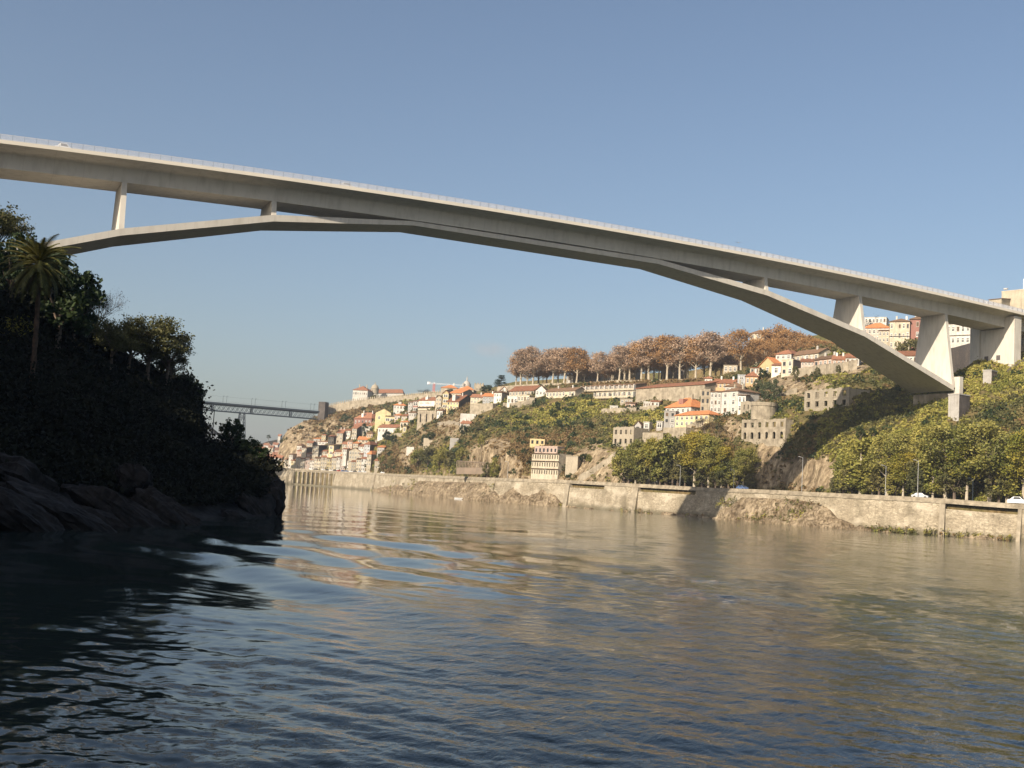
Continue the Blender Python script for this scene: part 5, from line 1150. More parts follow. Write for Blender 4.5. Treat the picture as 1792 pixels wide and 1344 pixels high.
def hash_(k): return sum(ord(c)*(i+3) for i, c in enumerate(k))
def tree(name, label, kind, u, vb, vt, d=None, group=None, wide=1.0, near=False, base=None, cat='tree'):
    if base is None:
        if near: base = lhit(u, vb)
        else: base = base_at(u, vb, d)
        if base is None: base = Vector(at(u, vb, d or 140))
    dd = depth_of(base); h = max(1.5, at(u, vt, dd)[2]-base[2]); p = proto(kind)[random.randrange(3)]
    H0 = {'plane': 12.0, 'plane_rust': 12.0, 'plane_green': 12.0, 'plane_yellow': 12.0, 'round': 9.9, 'dark': 9.9, 'scrubtree': 9.9, 'ivytree': 9.9, 'cedar': 10.0, 'eucalyptus': 9.2, 'bare': 9.0, 'slimgreen': 9.8}[kind]
    H0 = PH.setdefault(kind+str(id(p[1])), max(v.co.z for v in p[1].vertices)*.985)
    s = h/H0; o = thing(name, label, cat, base, group, random.random()*6.28); o.scale = (s*wide, s*wide, s)
    for nm, me in (('trunk', p[0]), ('crown', p[1])):
        c = bpy.data.objects.new(nm, me); col.objects.link(c); c.parent = o
    return o
PH = {}
random.seed(11)
# plane trees on the terrace
pl = [(903, 674, 628, .95, 640), (912, 674, 612, 1.0, 634), (932, 673, 607, .9, 632), (950, 672, 634, .7, 640), (966, 671.5, 611, 1.0, 625), (986, 671, 609, 1.0, 620), (1008, 671, 609, 1.05, 612), (1022, 670, 622, .8, 622), (1045, 668, 617, .9, 602), (1064, 667, 628, .7, 612),
      (1083, 667, 606, .9, 592), (1102, 666, 598, .9, 590), (1122, 665, 596, 1.0, 580), (1136, 665.5, 590, 1.0, 577), (1152, 665, 599, .8, 588), (1167, 665, 588, .95, 568), (1190, 664, 592, .95, 562), (1204, 663.5, 588, .8, 570), (1218, 663, 590, 1.0, 556), (1242, 661, 581, 1.05, 552), (1261, 659, 588, .8, 566), (1297, 657, 576, 1.0, 545)]
nth = 'first second third fourth fifth sixth seventh eighth ninth tenth eleventh twelfth thirteenth fourteenth fifteenth sixteenth seventeenth eighteenth nineteenth twentieth twenty-first twenty-second'.split()
for k, (u, vb, vt, wd, d) in enumerate(pl):
    tree('plane_tree', 'tall brown-leaved plane tree on the terrace, %s from the left in the skyline row' % nth[k], 'plane' if k % 3 else 'plane_rust', u, vb, vt-4, d, 'autumn plane trees along the terrace', wd*random.uniform(1.25, 1.5))
for k, (u, vb, vt, d) in enumerate([(922, 672, 622, 660), (942, 672, 618, 655), (957, 672, 622, 650), (976, 671, 618, 645), (997, 671, 622, 640), (1016, 670, 616, 636), (1034, 669, 628, 630), (1055, 668, 632, 626), (1074, 667, 618, 618), (1093, 666, 606, 610), (1112, 666, 606, 606), (1129, 665, 602, 600), (1145, 665, 604, 596), (1160, 665, 602, 592), (1179, 664, 600, 588), (1198, 664, 600, 584), (1230, 662, 600, 575), (1252, 660, 604, 570), (1275, 658, 604, 566)]):
    tree('plane_tree', 'shorter plane tree standing behind the terrace row, %s from the left of those behind' % nth[k], 'plane_rust' if k % 2 else 'plane', u, vb, vt, d, 'autumn plane trees behind the terrace row', random.uniform(1.2, 1.6))
hs = [(1322, 632, 590, 575), (1338, 640, 600, 560), (1352, 606, 570, 600), (1368, 606, 566, 598), (1380, 612, 572, 585), (1395, 616, 577, 575), (1410, 620, 584, 565), (1426, 624, 590, 555), (1442, 628, 594, 545), (1455, 632, 596, 540), (1340, 622, 590, 585), (1366, 622, 592, 575), (1385, 626, 598, 560), (1405, 628, 602, 550), (1436, 624, 592, 560), (1308, 646, 610, 560), (1280, 650, 624, 580), (1470, 612, 590, 560)]
for k, (u, vb, vt, d) in enumerate(hs):
    tree('hill_tree', 'rust-brown tree on the wooded hilltop under the arch, %s from the left' % nth[sorted(hs).index((u, vb, vt, d))], 'plane_rust', u, vb+4, vt, d, 'autumn trees on the wooded hilltop', 1.25)
# trees along the far embankment road
rd = [(1092, 848, 776, 'round', 1.1), (1112, 848, 768, 'plane_green', 1.1), (1128, 849, 770, 'round', 1.0), (1146, 850, 762, 'plane_yellow', 1.15), (1166, 851, 758, 'round', 1.1), (1186, 852, 766, 'scrubtree', 1.0), (1215, 855, 752, 'plane_yellow', 1.35), (1240, 856, 762, 'plane_green', 1.1),
      (1262, 857, 778, 'plane_yellow', 1.1), (1300, 858, 782, 'plane_green', 1.1), (852, 840, 808, 'scrubtree', 1.0), (864, 842, 800, 'slimgreen', 1.3), (1476, 868, 798, 'round', .9), (1506, 869, 764, 'slimgreen', 1.9), (1526, 870, 790, 'slimgreen', 1.5), (1552, 872, 752, 'plane_green', 1.3), (1580, 873, 790, 'plane_yellow', 1.2), (1603, 875, 800, 'scrubtree', .9), (1632, 877, 784, 'slimgreen', 1.5),
      (1655, 878, 740, 'plane_green', 1.35), (1691, 880, 772, 'plane_yellow', 1.4), (1731, 882, 732, 'plane_green', 1.3), (1762, 884, 778, 'slimgreen', 1.6), (1790, 886, 745, 'plane_yellow', 1.2), (1840, 888, 748, 'plane_green', 1.2)]
for u_ in (1100, 1120, 1137, 1155, 1176, 1198, 1228, 1252, 1275, 1290, 1312, 1466, 1490, 1515, 1538, 1566, 1612, 1670, 1748): rd.append((u_, np.interp(u_, [1090, 1300, 1800], [849, 859, 886]), np.interp(u_, [1090, 1300, 1301, 1460, 1800], [800, 812, 830, 830, 790])+random.uniform(-12, 12), random.choice(['scrubtree', 'round', 'scrubtree']), 1.25))
kn = dict(round='dense green', plane_green='olive-green airy', plane_yellow='yellow-green', scrubtree='low olive', slimgreen='slim fresh green')
units = 'first second third fourth fifth sixth seventh eighth ninth'.split()
allord = nth[:20]+['twenty-'+x for x in units]+['thirtieth']+['thirty-'+x for x in units]+['fortieth']+['forty-'+x for x in units]
RANK = [allord[sorted(range(len(rd)), key=lambda i: rd[i][0]).index(k)] for k in range(len(rd))]
for k, (u, vb, vt, kd, wd) in enumerate(rd):
    q = at(u, vb, col_at(u)[2]-3); z = gz(q[0], q[1]) or q[2]
    tree('road_tree', '%s embankment road tree, %s from the left in its row' % (kn[kd], RANK[k]), kd, u, vb, vt, None, 'trees along the embankment road', wd, base=Vector((q[0], q[1], z)))
# single trees in the slope and old town
ot = [(851, 692, 673, 'dark', 1.35, 'round dark evergreen tree on the ridge beside the castle tower', 'evergreen_tree', 745), (876, 690, 656, 'cedar', 1.0, 'blue-green layered cedar at the left of the plane tree row', 'cedar_tree', 690), (1001, 700, 688, 'dark', .45, 'small pointed cypress under the long cream low house', 'cypress_tree', None),
      (637, 760, 738, 'dark', .7, 'small dark tree left of the long low white house', 'evergreen_tree', None), (637.5, 772, 753, 'dark', .6, 'narrow dark tree in front of white houses in mid slope', 'evergreen_tree', None), (676, 776, 752, 'dark', 1.1, 'broad dark tree below the long low white house', 'evergreen_tree', None), (688, 778, 760, 'dark', 1.0, 'dark tree at the right of the broad one', 'evergreen_tree', None),
      (620, 780, 768, 'round', 1.2, 'green garden tree among the old town roofs', 'garden_tree', None), (651, 733, 719, 'dark', .9, 'dark tree left of the big yellow house', 'evergreen_tree', 845), (668, 818, 796, 'round', 1.0, 'green tree at the right end of the quay houses', 'quay_tree', None), (684, 822, 798, 'scrubtree', 1.2, 'olive tree right of the quay houses', 'quay_tree', None),
      (655, 704, 690, 'scrubtree', 1.6, 'brownish tree in front of the monastery', 'monastery_tree', 900), (742, 690, 679, 'bare', 1.4, 'leafless tree standing behind the fortress wall', 'bare_tree', 850), (787, 690, 680, 'dark', 1.4, 'dark tree behind the tall yellow house', 'evergreen_tree', 800),
      (730, 822, 784, 'round', 1.3, 'leftmost green tree of the thicket above the wall', 'thicket_tree', None), (748, 822, 780, 'scrubtree', 1.3, 'olive tree in the thicket above the wall', 'thicket_tree', None), (768, 824, 784, 'round', 1.2, 'green tree right of the olive one in the thicket', 'thicket_tree', None), (786, 824, 786, 'scrubtree', 1.2, 'olive tree left of the pergola', 'thicket_tree', None), (806, 812, 782, 'round', 1.0, 'green tree behind the pergola fence', 'thicket_tree', None),
      (742, 780, 760, 'dark', 1.0, 'dark tree beneath the tall masonry arch', 'evergreen_tree', None), (753, 775, 756, 'dark', 1.3, 'low dark tree right of the arch foot', 'evergreen_tree', None), (811, 765, 744, 'dark', 1.1, 'dark bush tree below the pale concrete wall', 'evergreen_tree', None), (836, 760, 736, 'scrubtree', 1.0, 'olive tree at the top of the rock face', 'slope_tree', None), (842, 790, 760, 'round', .8, 'green tree halfway down the rock face', 'slope_tree', None),
      (976, 722, 702, 'dark', .8, 'dark tree in the green slope below the white balconies', 'slope_tree', None), (967, 735, 714, 'dark', .9, 'dark hollow tree on the green slope', 'slope_tree', None), (979, 752, 734, 'dark', .9, 'rounded dark bush tree in the centre of the green slope', 'slope_tree', None), (1034, 752, 738, 'dark', 1.2, 'low dark tree right of centre on the green slope', 'slope_tree', None), (1073, 714, 705, 'dark', 1.2, 'dark tree above the small white slope house', 'slope_tree', None),
      (1146, 702, 693, 'round', 1.3, 'round bush tree in front of the long stone retaining wall', 'slope_tree', None), (1335, 668, 645, 'dark', 1.2, 'large dark evergreen below the yellow gabled house', 'evergreen_tree', None), (1326, 702, 662, 'ivytree', .9, 'grey-green ivy-clad tree right of the white houses', 'ivy_tree', None), (1343, 706, 664, 'ivytree', .9, 'taller ivy-clad tree in the middle of the clump', 'ivy_tree', None), (1358, 702, 662, 'ivytree', .9, 'ivy-clad tree at the rock edge', 'ivy_tree', None),
      (1310, 700, 686, 'dark', .8, 'small dark tree touching the white house wing', 'evergreen_tree', None), (1392, 672, 640, 'scrubtree', .6, 'narrow green creeper tree on the rock under the beige house', 'slope_tree', None), (1467, 655, 638, 'scrubtree', .9, 'green tree on the rock shelf by the pink houses', 'slope_tree', None), (1430, 662, 642, 'scrubtree', .9, 'green bush tree below the salmon house', 'slope_tree', None),
      (1232, 760, 728, 'bare', 1.3, 'grey leafless bush tree above the yellow roadside tree', 'bare_tree', None), (1255, 765, 736, 'bare', 1.3, 'grey twiggy tree left of the arcaded ruin', 'bare_tree', None), (1505, 776, 742, 'dark', .8, 'dark tree on the grassy slope below the bridge foot', 'slope_tree', None), (1528, 770, 745, 'dark', .9, 'second dark tree on the grassy slope below the bridge', 'slope_tree', None),
      (1022, 812, 792, 'dark', 1.3, 'dark bush tree right of the concrete block', 'slope_tree', None), (1030, 812, 794, 'round', 1.0, 'green bush tree between block and rock slope', 'slope_tree', None), (996, 802, 789, 'dark', 1.2, 'dark tree leaning over the concrete block', 'slope_tree', None), (1600, 626, 590, 'scrubtree', .8, 'green tree before the cream apartment house', 'street_tree', 470), (1575, 622, 596, 'scrubtree', .8, 'small green tree below the three-storey apartment house', 'street_tree', 470),
      (1528, 600, 545, 'bare', .5, 'thin leafless tree behind the left tall pier', 'bare_tree', 560), (470, 770, 760, 'dark', 1.2, 'tiny dark tree on the far town skyline', 'far_tree', 1400), (451, 786, 776, 'dark', 1.2, 'small dark tree over the far town roofs', 'far_tree', 1400)]
for u, vb, vt, kd, wd, lb, nm, d in ot: tree(nm, lb, kd, u, vb, vt, d, None, wd)
# ------------------------------------------------------------------ near bank plants
def ltree(name, label, kind, u, vt, d, wide=1.0, vb=None, cat='tree', group=None):
    q = at(u, vt, d); z = lgz(q[0], q[1]); zz = GB.ray_cast(Vector((q[0], q[1], 400)), Vector((0, 0, -1)))[0]
    z = max([k for k in (z, zz.z if zz else None) if k is not None] or [4])
    return tree(name, label, kind, u, vb or 0, vt, None, group, wide, base=Vector((q[0], q[1], z-.5)), cat=cat)
nb = [(-40, 322, 128, 'eucalyptus', 1.1, 'tall dark tree at the upper left picture edge'), (8, 352, 132, 'eucalyptus', .9, 'dark leafy tree top rising above the palm at the left edge'), (30, 402, 126, 'dark', .8, 'dark round tree behind the palm crown'), (118, 445, 128, 'dark', 1.0, 'dark dense tree directly behind the palm'), (140, 478, 132, 'dark', .8, 'dark bushy tree right behind the palm'), (95, 440, 140, 'dark', .9, 'dark tree hiding the left foot of the bridge arch'),
      (168, 496, 142, 'bare', 1.0, 'sparse twiggy tree standing against the sky right of the palm'), (158, 520, 140, 'bare', .9, 'smaller twiggy tree at the dark hill crest'),
      (205, 552, 140, 'eucalyptus', 1.1, 'left tree of the sunlit cluster on the dark ridge'), (232, 549, 144, 'eucalyptus', 1.2, 'middle tree of the sunlit cluster on the dark ridge'), (268, 545, 146, 'eucalyptus', 1.3, 'highest right tree of the cluster on the dark ridge'), (298, 575, 148, 'eucalyptus', 1.0, 'rightmost leaning tree of the cluster on the dark ridge'), (302, 606, 150, 'eucalyptus', .9, 'low tree under the rightmost leaning one'),
      (328, 654, 154, 'dark', 1.3, 'ivy-hung bush tree on the edge of the dark cliff'), (342, 668, 156, 'dark', 1.0, 'last bush tree at the cliff edge beside the iron bridge'), (400, 742, 160, 'dark', 1.0, 'small evergreen on the low headland, left of the pair'), (411, 732, 158, 'dark', .9, 'taller evergreen of the pair on the low headland'), (424, 768, 152, 'dark', 1.3, 'dark bush tree at the middle of the headland'),
      (441, 763, 146, 'dark', 1.2, 'dark round tree on the headland by the iron pier'), (455, 776, 144, 'dark', 1.2, 'dark tree at the outer end of the headland'), (380, 776, 152, 'dark', 1.4, 'low dark bush tree below the lamp post'), (362, 780, 150, 'dark', 1.2, 'low dark bush tree at the cliff foot')]
random.seed(5)
for u, vt, d, kd, wd, lb in nb: ltree('bank_tree', lb, kd, u, vt, d, wd)
# the date palm
PD = 112; pt = Vector(at(68, 462, PD)); q = Vector(at(58, 640, PD)); zb = lgz(q.x, q.y) or q.z
pr = thing('date_palm', 'tall date palm with drooping sunlit fronds on the dark near bank', 'palm', (q.x, q.y, zb))
b0 = Vector((0, 0, -1)); tp = pt-Vector((q.x, q.y, zb)); mb = MB(); n = 14
for k in range(n):
    a = b0.lerp(tp, k/n); b = b0.lerp(tp, (k+1)/n); a.x += math.sin(k/n*3)*.15; b.x += math.sin((k+1)/n*3)*.15; mb.bar(a, b, .25-.06*k/n+(.04 if k % 2 else 0), 0, 9)
mb.bar(tp-Vector((0, 0, .9)), tp+Vector((0, 0, .1)), .42, 0, 10, .3); mb.build('trunk', M['palmbark'], pr)
mb = MB(); rnd = random.Random(3)
for k in range(72):
    az = k*2.399; el = R_(88-k*1.9+rnd.uniform(-6, 6)); L_ = rnd.uniform(3.7, 4.7)*(1 if k > 6 else .75)
    dr = rnd.uniform(.75, 1.05) if k < 40 else rnd.uniform(.5, .8); n = 9; P0 = tp.copy(); hd = Vector((math.cos(az), math.sin(az), 0)); pv = None
    for j in range(n):
        e = el-dr*(j/n)**1.1*1.5; st = hd*math.cos(e)+Vector((0, 0, math.sin(e))); P1 = P0+st*(L_/n); mb.bar(P0, P1, .035, 0, 3)
        sd = hd.cross(Vector((0, 0, 1))); ln = .50*math.sin(math.pi*(j+.8)/(n+.6))+.12
        for i in range(4):
            c = P0.lerp(P1, i/4)
            for sg in (-1, 1):
                tipv = c+(sd*sg*.85+st*.55+Vector((0, 0, -.28))).normalized()*ln; ww_ = st*.065
                mb.add([tuple(c-ww_), tuple(c+ww_), tuple(tipv)], [(0, 1, 2)])
        P0 = P1
mb.build('crown', M['l_palm'], pr)
mb = MB()
for k in range(30):
    a = rnd.random()*6.28; r = rnd.uniform(.3, .8); c = tp+Vector((math.cos(a)*.3, math.sin(a)*.3, -.3)); mb.bar(c, c+Vector((math.cos(a)*r, math.sin(a)*r, -rnd.uniform(1, 2.2))), .05, 0, 3, .02)
mb.build('dead_fronds', M['l_scrubb'], pr)
# rocks of the near shore
def boulder(name, label, u, v, d, sx, sy, sz, rz, seed, tilt=0):
    n = 40; mb = MB(); V = []; rows = 24; rr_ = random.Random(seed*7+1)
    pl_ = []
    for k in range(15):
        q = Vector((rr_.gauss(0, 1), rr_.gauss(0, 1), rr_.gauss(0, 1))).normalized(); pl_.append((q, rr_.uniform(.55, .92)))
    for j in range(rows+1):
        for i in range(n):
            th = 2*math.pi*i/n; ph = math.pi*j/rows; q = Vector((math.cos(th)*math.sin(ph), math.sin(th)*math.sin(ph), math.cos(ph)))
            r = min([1.12]+[h/q.dot(p_) for p_, h in pl_ if q.dot(p_) > .3]); r *= 1+.16*noise.fractal(q*3.1+Vector((seed, 0, 0)), .9, 2.2, 5); V.append((q.x*r*sx, q.y*r*sy, q.z*r*sz))
    mb.add(V, [(j*n+i, j*n+(i+1) % n, (j+1)*n+(i+1) % n, (j+1)*n+i) for j in range(rows) for i in range(n)])
    o = mb.build(name, M['darkrock'], smooth=False, label=label, cat='rock', group='rocks of the near shore'); o.location = at(u, v+14, d); o.rotation_euler = (tilt, .42, rz); return o
for a in [('boulder', 'largest dark rounded boulder at the left picture edge', 14, 832, 84, 4.4, 3.6, 2.5, .3, 1), ('boulder', 'dark egg-shaped boulder perched above the sloping slabs', 237, 832, 102, 2.1, 2.2, 1.6, .2, 2),
          ('rock_slab', 'long pale slab sloping into the water, left of centre', 120, 892, 80, 5.2, 2.2, 1.5, -.5, 3), ('rock_slab', 'reddish-dark slab sloping down from the egg-shaped boulder', 205, 882, 90, 5.6, 1.7, 1.6, -.6, 4), ('rock_slab', 'rightmost smooth slab dipping into the river', 292, 885, 98, 4.4, 1.5, 1.6, -.75, 5),
          ('rock_slab', 'low dark slab at the lower left waterline', 30, 900, 76, 5, 2, 1.5, -.3, 6), ('rock_slab', 'dark slab between the two long sloping slabs', 160, 905, 84, 4, 1.6, 1.3, -.5, 7), ('headland_rock', 'steep rounded rock forming the tip of the dark headland', 474, 868, 133, 1.9, 2.5, 3.6, .2, 8), ('headland_rock', 'lower rock left of the headland tip', 440, 885, 128, 3.0, 2.5, 2.0, .4, 9), ('boulder', 'small dark rock at the foot of the headland', 400, 898, 120, 2.6, 2, 1.5, .1, 10)]:
    boulder(*a, tilt=0)
# undergrowth on the near bank
def undergrowth():
    C = []; S = []
    for k in range(3400):
        u = random.uniform(-60, 484); rr = random.random()
        vt = np.interp(u, lu, [c[5][0] for c in LC]); vb = np.interp(u, lu, [c[2][0] for c in LC]); v = vt-3+(vb-vt+2)*rr**.9
        if u > 452 and v > 826: continue
        p = lhit(u, v)
        if p is None: continue
        s = random.uniform(.4, 1.2); m_ = int(26); g = rng.normal(size=(m_, 3))*np.array([s, s, s*.7]); g[:, 2] = abs(g[:, 2]); C.append(np.array(p)+g); S.append(rng.uniform(.12, .30, m_))
    for k in range(900):      # the unseen flank of the hill too
        X = random.uniform(-60, 10); Y = random.uniform(-235, 60); h = GB.ray_cast(Vector((X, Y, 400)), Vector((0, 0, -1)))[0]
        if h is None or h.z < 1: continue
        px, py = project(h)
        if px > -60 and (Y+250) > 0: continue
        g = rng.normal(size=(22, 3))*random.uniform(.7, 1.6); g[:, 2] = abs(g[:, 2]); C.append(np.array(h)+g); S.append(rng.uniform(.25, .5, 22))
    # hanging ivy on the cliff edge
    for k in range(240):
        u = random.uniform(318, 350); v = random.uniform(662, 760); p = lhit(u, v)
        if p is None: continue
        g = rng.normal(size=(20, 3))*np.array([.35, .35, .9]); C.append(np.array(p)+g); S.append(rng.uniform(.1, .22, 20))
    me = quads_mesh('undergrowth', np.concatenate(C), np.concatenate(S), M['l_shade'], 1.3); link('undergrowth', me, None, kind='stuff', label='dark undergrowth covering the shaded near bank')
undergrowth()
C = []
for k in range(70):
    p = lhit(random.uniform(0, 56), random.uniform(576, 596))
    if p: C.append(np.array(p)+np.array([0, 0, .6])+rng.normal(size=(14, 3))*np.array([.3, .3, .5]))
if C: C = np.concatenate(C); link('reeds', quads_mesh('reeds', C, rng.uniform(.1, .24, len(C)), M['l_yellow'], .5), None, kind='stuff', label='pale yellow reeds on the dark near bank')
# scrub on the far hillside
def scrub():
    groups = {'l_scrub': [[], [], []], 'l_scrubb': [[], [], []], 'l_scrubg': [[], [], []]}
    C = []; S = []; MI = []
    ni, nj = tv.shape[:2]; jlo = 5; HP = np.array([[h[0].x, h[0].y, max(h[1], 4)] for h in HOUSES])
    cnt = 0
    for k in range(30000):
        u = random.uniform(490, 1840) if random.random() < .9 else random.uniform(1840, 2080); i = int(np.searchsorted(ui, u)); i = min(max(i, 1), ni-2)
        vt = np.interp(u, us, [c[7][0] for c in COLS])-4; vb = np.interp(u, us, [c[1+1] for c in COLS])-3
        v = random.uniform(vt, vb); kf = rocky(u+random.gauss(0, 3), v+random.gauss(0, 3))
        if kf > .12 and random.random() < .35+kf*1.15: continue
        if u < 640 and v > 775: continue
        p = hit(u, v)
        if p is None: continue
        dpt = depth_of(p)
        nz = noise.fractal(Vector((p.x*.035, p.y*.035, p.z*.05)), .9, 2.1, 4)
        if nz > .34 and random.random() < .5: continue
        dist = np.hypot(HP[:, 0]-p.x, HP[:, 1]-p.y)
        if (dist < np.minimum(HP[:, 2]*.5, 9)).any() and random.random() < .8: continue
        s = random.uniform(.5, 1.5)*(1+(dpt-300)/900)*(1.15 if random.random() < .12 else .85); m_ = 15 if u < 1400 else 26
        g = rng.normal(size=(m_, 3)); g /= np.linalg.norm(g, axis=1)[:, None]; g *= s*rng.uniform(.5, 1.05, (m_, 1)); g[:, 2] = abs(g[:, 2])*random.uniform(.6, 1.1)
        C.append(np.array(p)+g); S.append(rng.uniform(.20, .42, m_)*(1+(dpt-300)/600))
        n2 = noise.noise(Vector((p.x*.02+5, p.y*.02, p.z*.03)))+random.gauss(0, .12)+(.42 if u > 1430 else 0)-(.18 if v > 770 and 850 < u < 1000 else 0)-(.2 if u < 700 else 0)
        if random.random() < (.035 if u < 1430 else .012):
            m2_ = 60; g = rng.normal(size=(m2_, 3)); g /= np.linalg.norm(g, axis=1)[:, None]; g *= s*1.9*rng.uniform(.6, 1.05, (m2_, 1)); g[:, 2] = abs(g[:, 2]); C.append(np.array(p)+g); S.append(rng.uniform(.22, .45, m2_)*(1+(dpt-300)/600)); MI.append(np.full(m_, 0)); MI.append(np.full(m2_, 3)); continue
        MI.append(np.full(m_, 2 if n2 > .22 else (1 if n2 < -.16 else 0))); cnt += 1
    for k in range(700):      # weeds at the foot of the wall and on the rock banks
        u = random.choice((random.uniform(1265, 1600), random.uniform(1265, 1480), random.uniform(655, 1000), random.uniform(1000, 1790))); P, t, n, zt = wall_frame(u)
        on_b = 1270 < u < 1465 or 690 < u < 880; f = random.random()**(1 if on_b else .4); z = WZ+.3+(1-f)*(zt-1.5 if on_b else 1.2); p_ = P+n*(1.0+f*(5.5 if on_b else 1.6)); s = random.uniform(.25, .75)
        if noise.noise(P*.05+Vector((0, 0, z*.2))) < -.02: continue
        g = rng.normal(size=(16, 3))*s*.7; C.append(np.array((p_.x, p_.y, z))+g); S.append(rng.uniform(.15, .32, 16)); MI.append(np.full(16, random.choice((0, 0, 2, 1))))
    me = quads_mesh('hillside_scrub', np.concatenate(C), np.concatenate(S), [M['l_scrub'], M['l_scrubb'], M['l_scrubg'], M['l_dark']], 1.4, smat=np.concatenate(MI))
    link('hillside_scrub', me, None, kind='stuff', label='olive and brown scrub covering the far hillside'); print('scrub', cnt)
scrub()

# ------------------------------------------------------------------ cars, lamps, boat, bird
def car_protos():
    o = {}
    pf = [(-2.1, .35), (-2.15, .75), (-1.95, .92), (-1.5, 1.0), (-.95, 1.42), (.45, 1.45), (1.1, 1.0), (1.95, .85), (2.12, .6), (2.1, .35)]
    mb = MB(); n = len(pf)
    vs = [(x, -.82 if z < 1.1 else -.66, z) for x, z in pf]+[(x, .82 if z < 1.1 else .66, z) for x, z in pf]
    mb.add(vs, [tuple(range(n)), tuple(range(2*n-1, n-1, -1))]+[(i, n+i, n+(i+1) % n, (i+1) % n) for i in range(n)]); o['body'] = mb
    g = MB()
    for s in (-1, 1): g.add([(-.9, s*.81, 1.0), (-.75, s*.70, 1.36), (.38, s*.70, 1.38), (.9, s*.81, 1.02)], [(0, 1, 2, 3)])
    g.add([(1.08, -.6, 1.04), (1.08, .6, 1.04), (.52, .55, 1.43), (.52, -.55, 1.43)], [(0, 1, 2, 3)]); g.add([(-1.5, -.6, 1.03), (-1.5, .6, 1.03), (-1.0, .55, 1.41), (-1.0, -.55, 1.41)], [(0, 1, 2, 3)])
    for i in range(len(g.v)):
        x, y, z = g.v[i]; g.v[i] = (x*1.015, y*1.03, z+.01)
    wm = MB()
    for k in range(12): pass
    wm.bar((0, -.1, 0), (0, .1, 0), .32, 0, 12); o['glass'] = g; o['wheel'] = wm; return o
cp = car_protos(); CM = {}
def mesh_of(mb, name, m):
    me = bpy.data.meshes.new(name); me.from_pydata(mb.v, [], mb.f); me.materials.append(m); return me
GLM = mesh_of(cp['glass'], 'window', M['glass']); WHM = mesh_of(cp['wheel'], 'wheel', M['tyre'])
def paint(c): return mat('car_paint', c, .3, spec=.5)
PC = {'white': (.75, .75, .74), 'silver': (.42, .43, .45), 'blue': (.08, .13, .26), 'dark': (.03, .03, .035), 'red': (.35, .04, .03)}
PM = {k: paint(c) for k, c in PC.items()}
def car(label, pos, rz, colr, group=None, van=False):
    o = thing('parked_van' if van else 'parked_car', label, 'van' if van else 'car', pos, group, rz)
    if colr not in CM: CM[colr] = mesh_of(cp['body'], 'body', PM[colr])
    b = bpy.data.objects.new('body', CM[colr]); col.objects.link(b); b.parent = o
    if van: b.scale = (1.15, 1.1, 1.45)
    g = bpy.data.objects.new('window', GLM); col.objects.link(g); g.parent = o
    if van: g.scale = (1.15, 1.1, 1.45)
    for x in (-1.35, 1.35):
        for y in (-.78, .78):
            w_ = bpy.data.objects.new('wheel', WHM); col.objects.link(w_); w_.parent = o; w_.location = (x, y, .32)
    return o
def road_pt(u, back, lift=.08):
    P, t, n, zt = wall_frame(u); return P-n*back+Vector((0, 0, zt+lift)), math.atan2(t.y, t.x)
for u, c, lb, van in ((1287, 'blue', 'blue and white car on the road beside the bridge shadow', False), (1607, 'silver', 'silver car on the road behind the wall at right', False), (1776, 'white', 'white van on the road at the right picture edge', True)):
    p, a = road_pt(u, 2.6, .45); car(lb, p, a, c, None, van)
qc = [(556, 'white'), (563, 'dark'), (569, 'white'), (576, 'dark'), (583, 'red'), (590, 'blue'), (597, 'blue'), (604, 'white'), (611, 'dark'), (619, 'silver'), (627, 'white'), (658, 'white'), (545, 'dark'), (537, 'white'), (490, 'dark'), (482, 'silver')]
for k, (u, c) in enumerate(qc):
    p, a = road_pt(u, 4, .3); car('%s car parked on the quay, %s of the quay cars from the left' % (c, nth[sorted(x[0] for x in qc).index(u)]), p, a, c, 'cars parked on the quay')
# vehicles on the bridge
def on_bridge(u, v):
    lo = -20
    xs2 = np.arange(-20, 320, 1.0); pu = [project((x, -7, zdeck(x)+5))[0] for x in xs2]; return float(np.interp(u, pu, xs2))
x = on_bridge(114, 258); o = car('white van roof showing above the bridge railing at the left', (x, -3.8, zdeck(x)+4.52), 0, 'white', None, True); o.scale = (.8, 1, 1.1)
x = on_bridge(1735, 520); o = car('white van on the bridge deck near its right end', (x, -5.5, zdeck(x)+4.52), 0, 'white', None, True)
x = on_bridge(607, 322); car('tan car roof glimpsed through the bridge railing', (x, -6.5, zdeck(x)+4.52), 0, 'silver')
def lamp(u, vt, label, back=1.2, m='steel', P=None, arm=1.1):
    if P is None: P, a = road_pt(u, back)
    dpt = depth_of(P); top = at(u, vt, dpt)[2]; o = thing('street_lamp', label, 'street lamp', P); h = max(2.0, top-P.z)
    mb = MB(); mb.bar((0, 0, -.3), (0, 0, h), .09, 0, 7, .05); mb.build('pole', M[m], o)
    t = Vector((-RT[0], -RT[1], 0)).normalized(); mb = MB(); mb.bar((0, 0, h-.1), t*arm+Vector((0, 0, h+.25)), .06, 0, 5); mb.build('arm', M[m], o)
    mb = MB(); e = t*arm+Vector((0, 0, h+.2)); mb.bar(e-t*.3, e+t*.3, .09, 0, 6, .06); mb.build('lamp_head', M[m], o); return o
lamp(1397, 800, 'tall grey lamp post at the edge of the bridge shadow'); lamp(1604, 806, 'grey lamp post behind the silver car'); lamp(1700, 838, 'grey lamp post among the roadside trees at right', m='iron'); lamp(1278, 822, 'lamp post left of the bridge shadow'); lamp(1185, 815, 'lamp post right of the roadside huts'); lamp(1545, 815, 'lamp post left of the silver car'); lamp(949, 800, 'lamp post in front of the cream factory'); lamp(883, 808, 'lamp post right of the slim green tree')
